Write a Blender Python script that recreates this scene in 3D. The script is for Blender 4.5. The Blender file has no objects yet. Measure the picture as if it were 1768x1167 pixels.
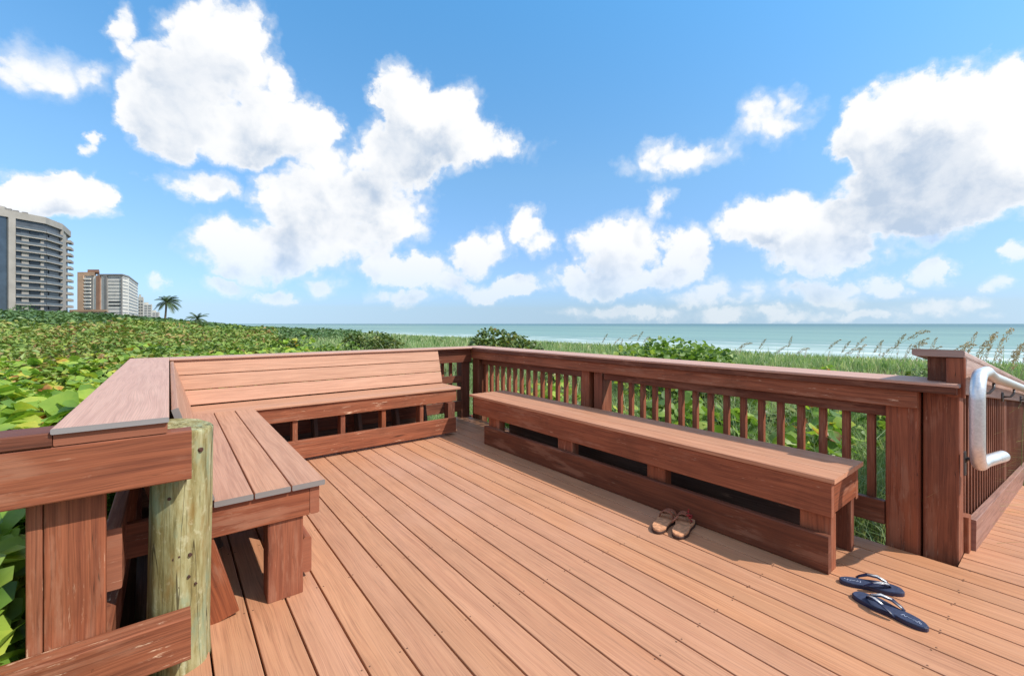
import bpy, math, random
import numpy as np
from mathutils import Vector, Matrix
random.seed(7); RNG = np.random.default_rng(7)
sc = bpy.context.scene
COL = sc.collection
H = 1.22; FPX = 760.0; HY = 559.0; CX = 884.0
T = math.atan(592 / FPX); ST, CT = math.sin(T), math.cos(T)
def ld(l, d): return (d * ST + l * CT, d * CT - l * ST)      # lateral/depth bearing from the viewpoint -> world x, y
def P(px, py, z=0.0):
    d = (H - z) * FPX / (py - HY); return ld((px - CX) / FPX * d, d)
def az(px, d): return ld((px - CX) / FPX * d, d)

# ---------------------------------------------------------------- materials
def lin(c): return tuple(((v / 255.0) / 12.92 if v / 255.0 <= 0.04045 else ((v / 255.0 + 0.055) / 1.055) ** 2.4) for v in c) + (1,)
class NT:
    def __init__(s, tree): s.t = tree; s.n = tree.nodes; s.l = tree.links; s.n.clear()
    def new(s, ty, **kw):
        n = s.n.new(ty)
        for k, v in kw.items():
            if k == 'ins':
                for i, x in v.items():
                    if isinstance(x, bpy.types.NodeSocket): s.l.new(x, n.inputs[i])
                    else: n.inputs[i].default_value = x
            else: setattr(n, k, v)
        return n
    def math(s, op, a, b=0.0, c=None, clamp=False):
        n = s.new('ShaderNodeMath', operation=op, use_clamp=clamp, ins={0: a, 1: b})
        if c is not None:
            if isinstance(c, bpy.types.NodeSocket): s.l.new(c, n.inputs[2])
            else: n.inputs[2].default_value = c
        return n.outputs[0]
    def vmath(s, op, a, b=(0, 0, 0)): return s.new('ShaderNodeVectorMath', operation=op, ins={0: a, 1: b}).outputs[0]
    def mix(s, f, a, b): return s.new('ShaderNodeMix', data_type='RGBA', ins={0: f, 6: a, 7: b}).outputs[2]
    def noise(s, v, scale, detail=3, rough=.5): return s.new('ShaderNodeTexNoise', ins={'Vector': v, 'Scale': scale, 'Detail': detail, 'Roughness': rough}).outputs[0]
    def ss(s, v, a, b, lo=0.0, hi=1.0): return s.new('ShaderNodeMapRange', interpolation_type='SMOOTHSTEP', ins={0: v, 1: a, 2: b, 3: lo, 4: hi}).outputs[0]
    def mr(s, v, a, b, lo=0.0, hi=1.0): return s.new('ShaderNodeMapRange', ins={0: v, 1: a, 2: b, 3: lo, 4: hi}).outputs[0]
    def attr(s, name): return s.new('ShaderNodeAttribute', attribute_name=name).outputs['Fac']
    def pos(s): return s.new('ShaderNodeNewGeometry').outputs['Position']
    def ramp(s, f, stops):
        r = s.new('ShaderNodeValToRGB', ins={0: f}); e = r.color_ramp.elements
        while len(e) > 1: e.remove(e[-1])
        e[0].position, e[0].color = stops[0]
        for p, c in stops[1:]:
            x = e.new(p); x.color = c
        return r.outputs[0]
    def bump(s, h, st, dist): return s.new('ShaderNodeBump', ins={'Strength': st, 'Distance': dist, 'Height': h}).outputs[0]
def mat(name):
    m = bpy.data.materials.new(name); m.use_nodes = True; return m, NT(m.node_tree)
def finish(t, col, rough=.6, bump=None, metal=0.0, spec=.5, extra=None):
    ins = {'Base Color': col, 'Roughness': rough, 'Metallic': metal, 'Specular IOR Level': spec}
    if bump is not None: ins['Normal'] = bump
    b = t.new('ShaderNodeBsdfPrincipled', ins=ins)
    o = t.new('ShaderNodeOutputMaterial')
    if extra: t.l.new(extra(b), o.inputs[0])
    else: t.l.new(b.outputs[0], o.inputs[0])
def scaled(t, v, s): return t.vmath('MULTIPLY', v, s)

def wood(name, c1, c2, c3, streak=(2.2, 70, 1), end=(120, 112, 108), endf=1.0, chips=0.0, rough=.6, tone=.16, bumpd=.0015, dirt=.3, rings=0.0, grain=.35, knots=0.0, blotch=0.0, chipcol=(226, 190, 160)):
    m, t = mat(name)
    uv = t.new('ShaderNodeUVMap').outputs[0]; rnd = t.attr('rnd')
    off = t.new('ShaderNodeCombineXYZ', ins={0: t.math('MULTIPLY', rnd, 37.0), 1: t.math('MULTIPLY', rnd, 11.0), 2: rnd}).outputs[0]
    v = t.vmath('ADD', uv, off)
    warp = t.noise(scaled(t, v, (1.5, 9, 1)), 1, 2)
    v2 = t.vmath('ADD', v, t.new('ShaderNodeCombineXYZ', ins={0: 0.0, 1: t.math('MULTIPLY', warp, .05), 2: 0.0}).outputs[0])
    fine = t.noise(scaled(t, v2, streak), 1, 4, .6)
    broad = t.noise(scaled(t, v2, (1.1, 16, 1)), 1, 3, .5)
    col = t.mix(t.ss(fine, .35, .68), lin(c1), lin(c2))
    col = t.mix(t.math('MULTIPLY', t.ss(broad, .42, .75), .5), col, lin(c3))
    hair = t.noise(scaled(t, v2, (4.0, 260, 1)), 1, 3, .6)
    col = t.mix(t.math('MULTIPLY', t.ss(hair, .50, .72), grain), col, lin(tuple(x * .55 for x in c2)))
    col = t.mix(t.math('MULTIPLY', t.ss(hair, .46, .28), grain * .5), col, lin(tuple(min(255, x * 1.16) for x in c3)))
    if knots:
        kv = t.new('ShaderNodeTexVoronoi', ins={'Vector': scaled(t, v2, (1.3, 9, 1)), 'Scale': 1.0, 'Randomness': 1.0}); kd = kv.outputs['Distance']
        sel = t.math('GREATER_THAN', t.new('ShaderNodeSeparateColor', ins={0: kv.outputs['Color']}).outputs[0], .55)
        col = t.mix(t.math('MULTIPLY', t.math('MULTIPLY', t.ss(kd, .11, .02), sel), knots), col, lin(tuple(x * .35 for x in c1)))
        ck = t.noise(scaled(t, v, (1.4, 90, 1)), 1, 2, .4)
        col = t.mix(t.math('MULTIPLY', t.ss(t.math('ABSOLUTE', t.math('SUBTRACT', ck, .5)), .010, .002), t.math('MULTIPLY', t.ss(t.noise(scaled(t, v, (2, 12, 1)), 1, 2), .55, .65), knots)), col, lin(tuple(x * .25 for x in c1)))
    if rings:   # cathedral grain
        w = t.new('ShaderNodeTexWave', wave_type='BANDS', bands_direction='Y', ins={'Vector': scaled(t, v2, (.45, 12, 1)), 'Scale': 4.0, 'Distortion': 8.0, 'Detail': 3.0, 'Detail Scale': .6}).outputs[1]
        col = t.mix(t.math('MULTIPLY', t.ss(w, .55, 1.0), rings), col, lin(tuple(x * .72 for x in c1)))
    if blotch:  # sun-bleached and trodden patches, soft along each board
        b1 = t.noise(scaled(t, v, (1.2, 7, 1)), 1, 4, .6); b2 = t.noise(t.pos(), .9, 4, .6)
        col = t.mix(t.math('MULTIPLY', t.ss(b1, .45, .75), blotch), col, lin(tuple(x * .90 for x in c1)))
        col = t.mix(t.math('MULTIPLY', t.ss(b2, .48, .7), blotch * .55), col, lin((196, 150, 128)))
        b3 = t.noise(scaled(t, t.pos(), (7, 2.5, 1)), 1, 5, .75)
        col = t.mix(t.math('MULTIPLY', t.ss(b3, .64, .72), blotch * .4), col, lin((150, 112, 96)))
    # board-to-board tone
    br = t.mr(rnd, 0, 1, 1 - tone, 1 + tone)
    col = t.new('ShaderNodeHueSaturation', ins={'Hue': t.mr(t.math('FRACT', t.math('MULTIPLY', rnd, 7.31)), 0, 1, .4985, .5015), 'Saturation': t.mr(t.math('FRACT', t.math('MULTIPLY', rnd, 3.7)), 0, 1, .96, 1.03), 'Value': br, 'Color': col}).outputs[0]
    if dirt:
        dn = t.noise(t.pos(), 2.3, 5, .65)
        col = t.mix(t.math('MULTIPLY', t.ss(dn, .5, .75), dirt), col, lin(tuple(x * .68 for x in c1)))
        dd = t.noise(t.pos(), 30, 4, .7)
        col = t.mix(t.math('MULTIPLY', t.ss(dd, .66, .74), dirt), col, lin(tuple(x * .55 for x in c1)))
    if chips:
        cn = t.noise(scaled(t, v, (7, 60, 1)), 1, 5, .75); cm = t.noise(t.pos(), 4.5, 2)
        k = t.math('MULTIPLY', t.ss(cn, .60, .67), t.ss(cm, .46, .58))
        col = t.mix(t.math('MULTIPLY', k, chips), col, lin(chipcol))
    if knots:
        wn_ = t.noise(scaled(t, v, (2.2, 14, 1)), 1, 6, .7); wm_ = t.noise(t.pos(), 2.1, 3)
        col = t.mix(t.math('MULTIPLY', t.math('MULTIPLY', t.ss(wn_, .50, .62), t.ss(wm_, .42, .56)), knots * .5), col, lin((170, 124, 100)))
        col = t.mix(t.math('MULTIPLY', t.ss(wn_, .42, .32), knots * .35), col, lin(tuple(x * .5 for x in c2)))
    col = t.mix(t.math('MULTIPLY', t.attr('endf'), endf), col, lin(end))
    finish(t, col, rough, t.bump(fine, .55, bumpd), spec=.35)
    return m
M = {}
M['deck'] = wood('composite_decking', (192, 138, 102), (176, 122, 90), (199, 146, 112), streak=(2.2, 110, 1), end=(150, 140, 135), tone=.055, dirt=.22, grain=.42, blotch=.5, rough=.55)
M['seat'] = wood('composite_seating', (190, 142, 114), (170, 122, 96), (196, 148, 122), end=(128, 122, 120), tone=.04, dirt=.16, rings=.16, grain=.3, rough=.55)
M['seatb'] = wood('composite_bench_seating', (196, 142, 110), (172, 118, 88), (200, 148, 118), end=(190, 138, 110), tone=.04, dirt=.2, rings=.14, grain=.34, rough=.55)
M['cap'] = wood('composite_rail_cap', (198, 156, 136), (184, 141, 122), (194, 149, 130), streak=(2, 50, 1), end=(138, 134, 134), tone=.04, dirt=.1, rings=.26, grain=.25, rough=.55)
M['stain'] = wood('stained_wood', (146, 82, 55), (120, 64, 43), (158, 94, 64), end=(146, 92, 70), endf=.6, chips=.28, tone=.1, dirt=.5, rough=.62, grain=.5, knots=.8)
M['stainworn'] = wood('worn_stained_wood', (150, 88, 60), (118, 64, 42), (162, 104, 76), end=(156, 100, 76), endf=.5, chips=.9, tone=.1, dirt=.55, rough=.7, grain=.55, knots=.9)
M['staindark'] = wood('dark_stained_wood', (114, 64, 44), (92, 50, 34), (126, 74, 52), end=(112, 66, 52), endf=.5, chips=.15, tone=.1, dirt=.55, rough=.6, grain=.5, knots=.7)
M['weather'] = wood('weathered_grey_wood', (176, 150, 140), (150, 122, 112), (190, 170, 164), end=(150, 120, 105), endf=.4, chips=.4, tone=.08, dirt=.4)
M['skirt'] = wood('faded_skirt_wood', (158, 116, 100), (134, 94, 80), (168, 130, 118), end=(150, 100, 84), endf=.4, chips=.3, tone=.05, dirt=.5, grain=.4, knots=.5)
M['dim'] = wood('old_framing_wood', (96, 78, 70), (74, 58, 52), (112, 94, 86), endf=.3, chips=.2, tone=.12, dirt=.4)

def post_mat():
    m, t = mat('treated_pine_pile')
    p = t.new('ShaderNodeTexCoord').outputs['Object']
    v = scaled(t, p, (38, 38, 5.0))
    n1 = t.noise(v, 1, 6, .7); n2 = t.noise(scaled(t, p, (11, 11, 3.2)), 1, 5, .65); n3 = t.noise(scaled(t, p, (95, 95, 5)), 1, 4, .6); n4 = t.noise(scaled(t, p, (40, 40, 30)), 1, 4, .6)
    col = t.ramp(n1, [(.3, lin((104, 92, 54))), (.44, lin((134, 124, 82))), (.56, lin((154, 148, 108))), (.7, lin((172, 168, 134)))])
    col = t.mix(t.math('MULTIPLY', t.ss(n2, .52, .66), .7), col, lin((132, 148, 122)))
    col = t.mix(t.math('MULTIPLY', t.ss(n2, .47, .34), .6), col, lin((134, 104, 54)))
    col = t.mix(t.math('MULTIPLY', t.ss(n3, .55, .68), .6), col, lin((88, 82, 48)))
    col = t.mix(t.math('MULTIPLY', t.ss(n4, .56, .7), .35), col, lin((196, 192, 160)))
    crk = t.noise(scaled(t, p, (22, 22, 1.1)), 1, 2, .4)
    col = t.mix(t.math('MULTIPLY', t.ss(t.math('ABSOLUTE', t.math('SUBTRACT', crk, .5)), .012, .003), .8), col, lin((58, 50, 30)))
    vo = t.new('ShaderNodeTexVoronoi', ins={'Vector': scaled(t, p, (9, 9, 7)), 'Scale': 1.0}).outputs['Distance']
    col = t.mix(t.ss(vo, .06, .03), col, lin((40, 28, 18)))
    finish(t, col, .8, t.bump(n1, .6, .004), spec=.2)
    return m
M['pile'] = post_mat()
def plain(name, c, rough=.6, metal=0.0, var=.12, scale=8.0, spec=.5, bump=0.0):
    m, t = mat(name)
    n = t.noise(t.pos(), scale, 4, .6)
    col = t.mix(t.ss(n, .3, .7), lin(tuple(x * (1 - var) for x in c)), lin(tuple(min(255, x * (1 + var)) for x in c)))
    finish(t, col, rough, t.bump(n, bump, .002) if bump else None, metal, spec)
    return m
M['steel'] = plain('brushed_aluminium', (222, 222, 223), .38, .72, .04, 90, bump=.15)
M['screw'] = plain('dull_screw', (120, 88, 68), .6, .3)
M['bolt'] = plain('bolt_steel', (90, 90, 92), .4, .8)
M['navy'] = plain('navy_foam', (48, 58, 84), .55, 0, .1, 60, bump=.3)
M['navydark'] = plain('navy_rubber', (22, 32, 62), .35, 0, .08, 60)
M['silver'] = plain('silver_trim', (205, 205, 205), .3, .3, .15, 90)
M['script'] = plain('pale_script_ink', (168, 176, 196), .6)
M['tan'] = plain('tan_footbed', (190, 136, 100), .8, 0, .14, 40, bump=.3)
M['brownstrap'] = plain('brown_strap', (140, 84, 62), .6, 0, .15, 50)
M['redtrim'] = plain('red_trim', (140, 30, 28), .6, 0, .25, 80)
M['sole'] = plain('dark_sole', (66, 40, 30), .7)
M['concrete'] = plain('pale_building_concrete', (152, 147, 140), .9, 0, .05, .2)
M['white'] = plain('white_building_render', (216, 210, 200), .9, 0, .04, .2)
M['cream'] = plain('cream_building_render', (210, 204, 190), .9, 0, .04, .2)
M['tanwall'] = plain('tan_building_render', (184, 152, 126), .9, 0, .05, .2)
M['browntop'] = plain('brown_building_render', (148, 112, 92), .9, 0, .05, .2)
M['greypier'] = plain('grey_building_metal', (122, 120, 118), .8, 0, .05, .2)
def glassmat(name, c, rough=.15):
    m, t = mat(name)
    n = t.noise(t.pos(), .35, 3)
    finish(t, t.mix(n, lin(tuple(x * .6 for x in c)), lin(c)), rough, None, 0, .6)
    return m
M['glass'] = glassmat('dark_blue_glass', (70, 84, 98), .08)
M['glassdim'] = glassmat('shaded_balcony_glass', (86, 92, 100), .4)
M['glassdark'] = glassmat('dark_window', (34, 36, 40), .3)
M['pane'] = glassmat('pale_window_glass', (150, 154, 158), .4)
M['rail'] = glassmat('balcony_railing_glass', (104, 112, 118), .3)

def foliage(name, stops, trans=.35, patch=2.2, rough=.45, amt=.45, spec=.4):
    m, t = mat(name)
    rnd = t.attr('rnd')
    pn = t.noise(t.pos(), patch, 3, .6)
    f = t.math('ADD', t.math('MULTIPLY', rnd, 1 - amt), t.math('MULTIPLY', t.mr(pn, .3, .7), amt), clamp=True)
    col = t.ramp(f, stops)
    vein = t.noise(t.pos(), 28, 2)
    col = t.mix(t.math('MULTIPLY', t.ss(vein, .45, .75), .35), col, t.vmath('MULTIPLY', col, (.62, .7, .6)))
    def ex(b):
        tr = t.new('ShaderNodeBsdfTranslucent', ins={'Color': t.vmath('MULTIPLY', col, (1.25, 1.35, .7))})
        mx = t.new('ShaderNodeMixShader', ins={0: trans, 1: b.outputs[0], 2: tr.outputs[0]})
        return mx.outputs[0]
    finish(t, col, rough, None, 0, spec, ex)
    return m
g = lin
M['grape'] = foliage('sea_grape_leaves', [(0, g((52, 80, 38))), (.22, g((88, 124, 50))), (.42, g((126, 160, 62))), (.62, g((166, 188, 78))), (.72, g((196, 194, 80))), (.78, g((186, 132, 70))), (.84, g((140, 84, 58))), (.88, g((112, 150, 62))), (1, g((70, 108, 46)))], amt=.35)
M['grapefar'] = foliage('sea_grape_leaves_far', [(0, g((58, 84, 40))), (.25, g((92, 120, 54))), (.42, g((116, 142, 64))), (.58, g((142, 160, 76))), (.68, g((158, 140, 80))), (.74, g((146, 104, 70))), (.79, g((110, 128, 60))), (1, g((74, 102, 50)))], patch=.6, trans=.2)
M['scrub'] = foliage('dark_scrub_leaves', [(0, g((58, 84, 52))), (.5, g((84, 114, 66))), (1, g((120, 144, 84)))], patch=.15, trans=.2, amt=.7)
M['bright'] = foliage('bright_sea_grape_leaves', [(0, g((56, 84, 40))), (.3, g((92, 122, 54))), (.6, g((128, 156, 68))), (.85, g((168, 180, 86))), (1, g((150, 112, 64)))], trans=.35)
M['darkbush'] = foliage('dark_shrub_leaves', [(0, g((52, 70, 38))), (.5, g((84, 106, 50))), (.8, g((124, 130, 60))), (1, g((130, 92, 54)))], trans=.25)
M['grass'] = foliage('dune_grass_blades', [(0, g((88, 120, 70))), (.35, g((120, 150, 92))), (.6, g((156, 178, 122))), (.78, g((190, 192, 152))), (1, g((216, 204, 172)))], trans=.35, patch=.7, amt=.55)
M['palmleaf'] = foliage('palm_fronds', [(0, g((56, 72, 48))), (1, g((96, 116, 76)))], trans=.2)
M['seed'] = foliage('sea_oat_seed', [(0, g((160, 140, 108))), (.5, g((190, 170, 134))), (1, g((132, 112, 84)))], trans=.2)
M['stalk'] = foliage('sea_oat_stalk', [(0, g((150, 150, 100))), (1, g((120, 132, 84)))], trans=.1)
M['bark'] = plain('grey_brown_bark', (112, 98, 84), .9, 0, .25, 14, bump=.5)
M['twig'] = plain('pale_twig', (150, 132, 118), .9, 0, .2, 14)

def ground_mat():
    m, t = mat('dune_sand_and_litter')
    p = t.pos(); n = t.noise(p, 1.4, 6, .65); n2 = t.noise(p, 22, 3)
    veg = t.math('ADD', t.attr('veg'), t.math('MULTIPLY', t.math('SUBTRACT', n, .5), .5))
    sand = t.mix(n2, lin((206, 192, 166)), lin((180, 164, 138)))
    lit = t.mix(n2, lin((66, 54, 38)), lin((84, 86, 46)))
    finish(t, t.mix(t.ss(veg, .35, .65), sand, lit), .95, t.bump(n2, .4, .01), spec=.1)
    return m
M['ground'] = ground_mat()
def sea_mat():
    m, t = mat('sea_water')
    p = t.pos()
    s = t.new('ShaderNodeSeparateXYZ', ins={0: p})
    off = t.math('ADD', t.math('SUBTRACT', s.outputs[0], 92.0), t.math('MULTIPLY', s.outputs[1], .12))   # metres off the shore
    far = t.ss(off, 60, 1500)
    col = t.mix(far, lin((126, 156, 150)), lin((92, 124, 132)))
    col = t.mix(t.ss(off, 0, 70), lin((166, 184, 178)), col)
    band = t.noise(scaled(t, p, (.012, .0025, 1)), 1, 4, .6)
    col = t.mix(t.math('MULTIPLY', t.ss(band, .4, .7), .35), col, lin((82, 114, 120)))
    # foam lines of the breakers
    wob = t.noise(scaled(t, p, (.02, .03, 1)), 1, 3)
    q = t.math('ADD', off, t.math('MULTIPLY', wob, 26.0))
    w = t.math('SINE', t.math('MULTIPLY', q, .33))
    brk = t.noise(scaled(t, p, (.25, .06, 1)), 1, 4, .65)
    foam = t.math('MULTIPLY', t.ss(w, .1, .95, 0.0, .6), t.ss(brk, .40, .62))
    foam = t.math('MULTIPLY', foam, t.ss(off, 90, 30))
    caps = t.math('MULTIPLY', t.ss(t.noise(scaled(t, p, (.12, .05, 1)), 1, 5, .7), .7, .78), t.ss(off, 700, 100, 0.0, .6))
    col = t.mix(t.math('MAXIMUM', foam, caps, clamp=True), col, lin((236, 240, 238)))
    h = t.noise(scaled(t, p, (.5, .22, 1)), 1, 5, .6)
    finish(t, col, .5, t.bump(h, .5, .5), spec=.12)
    return m
M['sea'] = sea_mat()

# ---------------------------------------------------------------- mesh helpers
class MB:
    def __init__(s): s.v = []; s.f = []; s.uv = []; s.rnd = []; s.end = []; s.sm = []
    def poly(s, idx, uvs, r, e=0.0, sm=False): s.f.append(idx); s.uv.append(uvs); s.rnd.append(r); s.end.append(e); s.sm.append(sm)
    def board(s, p0, p1, w, t, up=(0, 0, 1), c=.003, r=None, seg=1):
        """board from p0 to p1 (axis through the centre), w across, t along up"""
        p0, p1, up = Vector(p0), Vector(p1), Vector(up).normalized()
        d = (p1 - p0); L = d.length; d.normalize(); side = d.cross(up).normalized(); up = side.cross(d).normalized()
        c = min(c, w * .3, t * .3); r = random.random() if r is None else r
        a, b = w / 2, t / 2
        k = c * .3
        prof = [(-a + c, -b), (a - c, -b), (a - k, -b + k), (a, -b + c), (a, b - c), (a - k, b - k), (a - c, b), (-a + c, b), (-a + k, b - k), (-a, b - c), (-a, -b + c), (-a + k, -b + k)]
        n = len(prof); base = len(s.v); ou, ov = random.random() * 20, random.random() * 20
        per = [0]
        for i in range(n):
            q0, q1 = prof[i], prof[(i + 1) % n]; per.append(per[-1] + math.hypot(q1[0] - q0[0], q1[1] - q0[1]))
        for j in range(seg + 1):
            q = p0 + d * (L * j / seg)
            for (x, y) in prof: s.v.append(q + side * x + up * y)
        for j in range(seg):
            u0, u1 = ou + L * j / seg, ou + L * (j + 1) / seg
            for i in range(n):
                i2 = (i + 1) % n; A = base + j * n
                s.poly([A + i, A + i2, A + n + i2, A + n + i], [(u0, ov + per[i]), (u0, ov + per[i + 1]), (u1, ov + per[i + 1]), (u1, ov + per[i])], r)
        e0 = [base + i for i in range(n)][::-1]; e1 = [base + seg * n + i for i in range(n)]
        s.poly(e0, [(ou + prof[i][0], ov + prof[i][1]) for i in range(n)][::-1], r, 1.0)
        s.poly(e1, [(ou + prof[i][0], ov + prof[i][1]) for i in range(n)], r, 1.0)
        return s
    def box(s, x0, x1, y0, y1, z0, z1, grain=None, c=.003, r=None):
        dx, dy, dz = x1 - x0, y1 - y0, z1 - z0; cx, cy, cz = (x0 + x1) / 2, (y0 + y1) / 2, (z0 + z1) / 2
        if grain is None: grain = 'xyz'[[dx, dy, dz].index(max(dx, dy, dz))]
        if grain == 'x': return s.board((x0, cy, cz), (x1, cy, cz), dy, dz, (0, 0, 1), c, r)
        if grain == 'y': return s.board((cx, y0, cz), (cx, y1, cz), dx, dz, (0, 0, 1), c, r)
        return s.board((cx, cy, z0), (cx, cy, z1), dx, dy, (0, 1, 0), c, r)
    def tube(s, pts, rad, n=12, cap=True, flat=1.0, upv=None):
        pts = [Vector(p) for p in pts]; rs = rad if isinstance(rad, (list, tuple)) else [rad] * len(pts)
        base = len(s.v); r = random.random(); prev = None
        for i, p in enumerate(pts):
            tg = (pts[min(i + 1, len(pts) - 1)] - pts[max(i - 1, 0)]).normalized()
            if prev is None:
                a = Vector(upv) if upv else (Vector((0, 0, 1)) if abs(tg.z) < .9 else Vector((1, 0, 0)))
            else: a = prev
            a = (a - tg * a.dot(tg)).normalized(); prev = a; b = tg.cross(a)
            for k in range(n):
                th = 2 * math.pi * k / n
                s.v.append(p + (a * math.cos(th) * flat + b * math.sin(th)) * rs[i])
        for i in range(len(pts) - 1):
            for k in range(n):
                k2 = (k + 1) % n; A = base + i * n
                s.poly([A + k, A + k2, A + n + k2, A + n + k], [(i, k / n), (i, (k + 1) / n), (i + 1, (k + 1) / n), (i + 1, k / n)], r, 0, True)
        if cap:
            s.poly([base + k for k in range(n)][::-1], [(0, 0)] * n, r, 1.0)
            s.poly([base + (len(pts) - 1) * n + k for k in range(n)], [(0, 0)] * n, r, 1.0)
        return s
    def prism(s, outline, z0, z1, c=0.0):
        n = len(outline); base = len(s.v); r = random.random()
        lays = [(z0, 0)] + ([(z1 - c, 0), (z1, c)] if c else [(z1, 0)])
        cx = sum(p[0] for p in outline) / n; cy = sum(p[1] for p in outline) / n
        for z, ins in lays:
            for (x, y) in outline:
                dd = math.hypot(x - cx, y - cy) or 1; k = 1 - ins / dd
                s.v.append(Vector((cx + (x - cx) * k, cy + (y - cy) * k, z)))
        for j in range(len(lays) - 1):
            for i in range(n):
                i2 = (i + 1) % n; A = base + j * n
                s.poly([A + i, A + i2, A + n + i2, A + n + i], [(i * .1, 0), (i * .1 + .1, 0), (i * .1 + .1, .1), (i * .1, .1)], r)
        top = base + (len(lays) - 1) * n
        s.poly([top + i for i in range(n)], [(p[0], p[1]) for p in outline], r)
        s.poly([base + i for i in range(n)][::-1], [(p[0], p[1]) for p in outline][::-1], r)
        return s
    def build(s, name, m, parent=None, local=False):
        me = bpy.data.meshes.new(name)
        off = Vector((0, 0, 0)) if (local or parent is None) else world_loc(parent)
        me.from_pydata([tuple(v - off) for v in s.v], [], s.f)
        uvl = me.uv_layers.new(name='UVMap'); flat = []
        for u in s.uv:
            for a in u: flat += [a[0], a[1]]
        uvl.data.foreach_set('uv', flat)
        a = me.attributes.new('rnd', 'FLOAT', 'FACE'); a.data.foreach_set('value', s.rnd)
        a = me.attributes.new('endf', 'FLOAT', 'FACE'); a.data.foreach_set('value', s.end)
        me.polygons.foreach_set('use_smooth', s.sm)
        me.materials.append(m); me.update()
        o = bpy.data.objects.new(name, me); COL.objects.link(o)
        if parent: o.parent = parent
        return o
def world_loc(o):
    v = Vector((0, 0, 0))
    while o: v += o.location; o = o.parent
    return v
def tag(o, label=None, cat=None, group=None, kind=None):
    if label: o['label'] = label
    if cat: o['category'] = cat
    if group: o['group'] = group
    if kind: o['kind'] = kind
    return o
def empty(name, loc, label, cat, group=None, rz=0.0):
    o = bpy.data.objects.new(name, None); COL.objects.link(o); o.location = loc; o.rotation_euler = (0, 0, rz)
    o.empty_display_size = .2
    return tag(o, label, cat, group)
def copy_tree(o, parent=None):
    c = o.copy(); COL.objects.link(c); c.parent = parent
    for ch in list(o.children): copy_tree(ch, c)
    return c
def tri_mesh(name, V, F, rnd, m, parent=None, smooth=False, off=None, extra=None):
    """V (n,3), F (m,k) constant k, rnd per face"""
    V = np.asarray(V, dtype=np.float32)
    if off is not None: V = V - np.array(off, dtype=np.float32)
    F = np.asarray(F, dtype=np.int32); k = F.shape[1]
    me = bpy.data.meshes.new(name)
    me.vertices.add(len(V)); me.vertices.foreach_set('co', V.ravel())
    me.loops.add(F.size); me.loops.foreach_set('vertex_index', F.ravel())
    me.polygons.add(len(F)); me.polygons.foreach_set('loop_start', np.arange(0, F.size, k, dtype=np.int32))
    try: me.polygons.foreach_set('loop_total', np.full(len(F), k, dtype=np.int32))
    except Exception: pass
    me.update(calc_edges=True)
    a = me.attributes.new('rnd', 'FLOAT', 'FACE'); a.data.foreach_set('value', np.asarray(rnd, dtype=np.float32))
    me.polygons.foreach_set('use_smooth', np.full(len(F), smooth))
    if extra is not None:
        a = me.attributes.new('veg', 'FLOAT', 'POINT'); a.data.foreach_set('value', np.asarray(extra, dtype=np.float32))
    me.materials.append(m); me.validate()
    o = bpy.data.objects.new(name, me); COL.objects.link(o)
    if parent: o.parent = parent
    return o
def leaf_template(kind):
    if kind == 'round':
        n = 8; a = np.arange(n) * 2 * np.pi / n
        r = np.where(np.arange(n) == 4, .62, 1.0) * .5
        V = np.stack([r * np.cos(a), r * np.sin(a) * .95, .10 * np.cos(2 * a)], 1)
        V = np.vstack([V, [[0, 0, -.03]]]); F = [[n, i, (i + 1) % n] for i in range(n)]
    elif kind == 'oval':
        V = np.array([[-.5, 0, 0], [-.1, -.26, .08], [.5, 0, -.04], [-.1, .26, .08]]); F = [[0, 1, 2], [0, 2, 3]]
    return V, np.array(F)
def scatter(Pn, size, kind='oval', tilt=.7, rnd=None, up=None):
    """leaf-sized faces at points Pn; returns V,F,rnd"""
    n = len(Pn); V0, F0 = leaf_template(kind)
    N = RNG.normal(0, tilt, (n, 3)); N[:, 2] = np.abs(N[:, 2]) * .3 + 1.0
    if up is not None: N = up + RNG.normal(0, tilt, (n, 3))
    N /= np.linalg.norm(N, axis=1)[:, None]
    A = RNG.normal(0, 1, (n, 3)); A -= (A * N).sum(1)[:, None] * N; A /= np.linalg.norm(A, axis=1)[:, None]
    B = np.cross(N, A); s = (np.ones(n) * size)[:, None, None]
    V = Pn[:, None, :] + s * (V0[None, :, 0:1] * A[:, None] + V0[None, :, 1:2] * B[:, None] + V0[None, :, 2:3] * N[:, None])
    F = F0[None] + (np.arange(n) * len(V0))[:, None, None]
    r = RNG.random(n) if rnd is None else rnd
    return V.reshape(-1, 3), F.reshape(-1, 3), np.repeat(r, len(F0))
# value noise for terrain and canopies
_tab = np.random.default_rng(3).random((256, 256))
def vnoise(x, y):
    xi = np.floor(x).astype(int); yi = np.floor(y).astype(int); fx = x - xi; fy = y - yi
    fx = fx * fx * (3 - 2 * fx); fy = fy * fy * (3 - 2 * fy)
    g_ = lambda a, b: _tab[a % 256, b % 256]
    return (g_(xi, yi) * (1 - fx) + g_(xi + 1, yi) * fx) * (1 - fy) + (g_(xi, yi + 1) * (1 - fx) + g_(xi + 1, yi + 1) * fx) * fy
def fbm(x, y, o=4):
    s = 0; a = .5
    for i in range(o): s = s + a * (vnoise(x * 2 ** i + 17 * i, y * 2 ** i + 5 * i) - .5); a *= .5
    return s
def sst(x, a, b):
    t = np.clip((x - a) / (b - a), 0, 1); return t * t * (3 - 2 * t)

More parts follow.
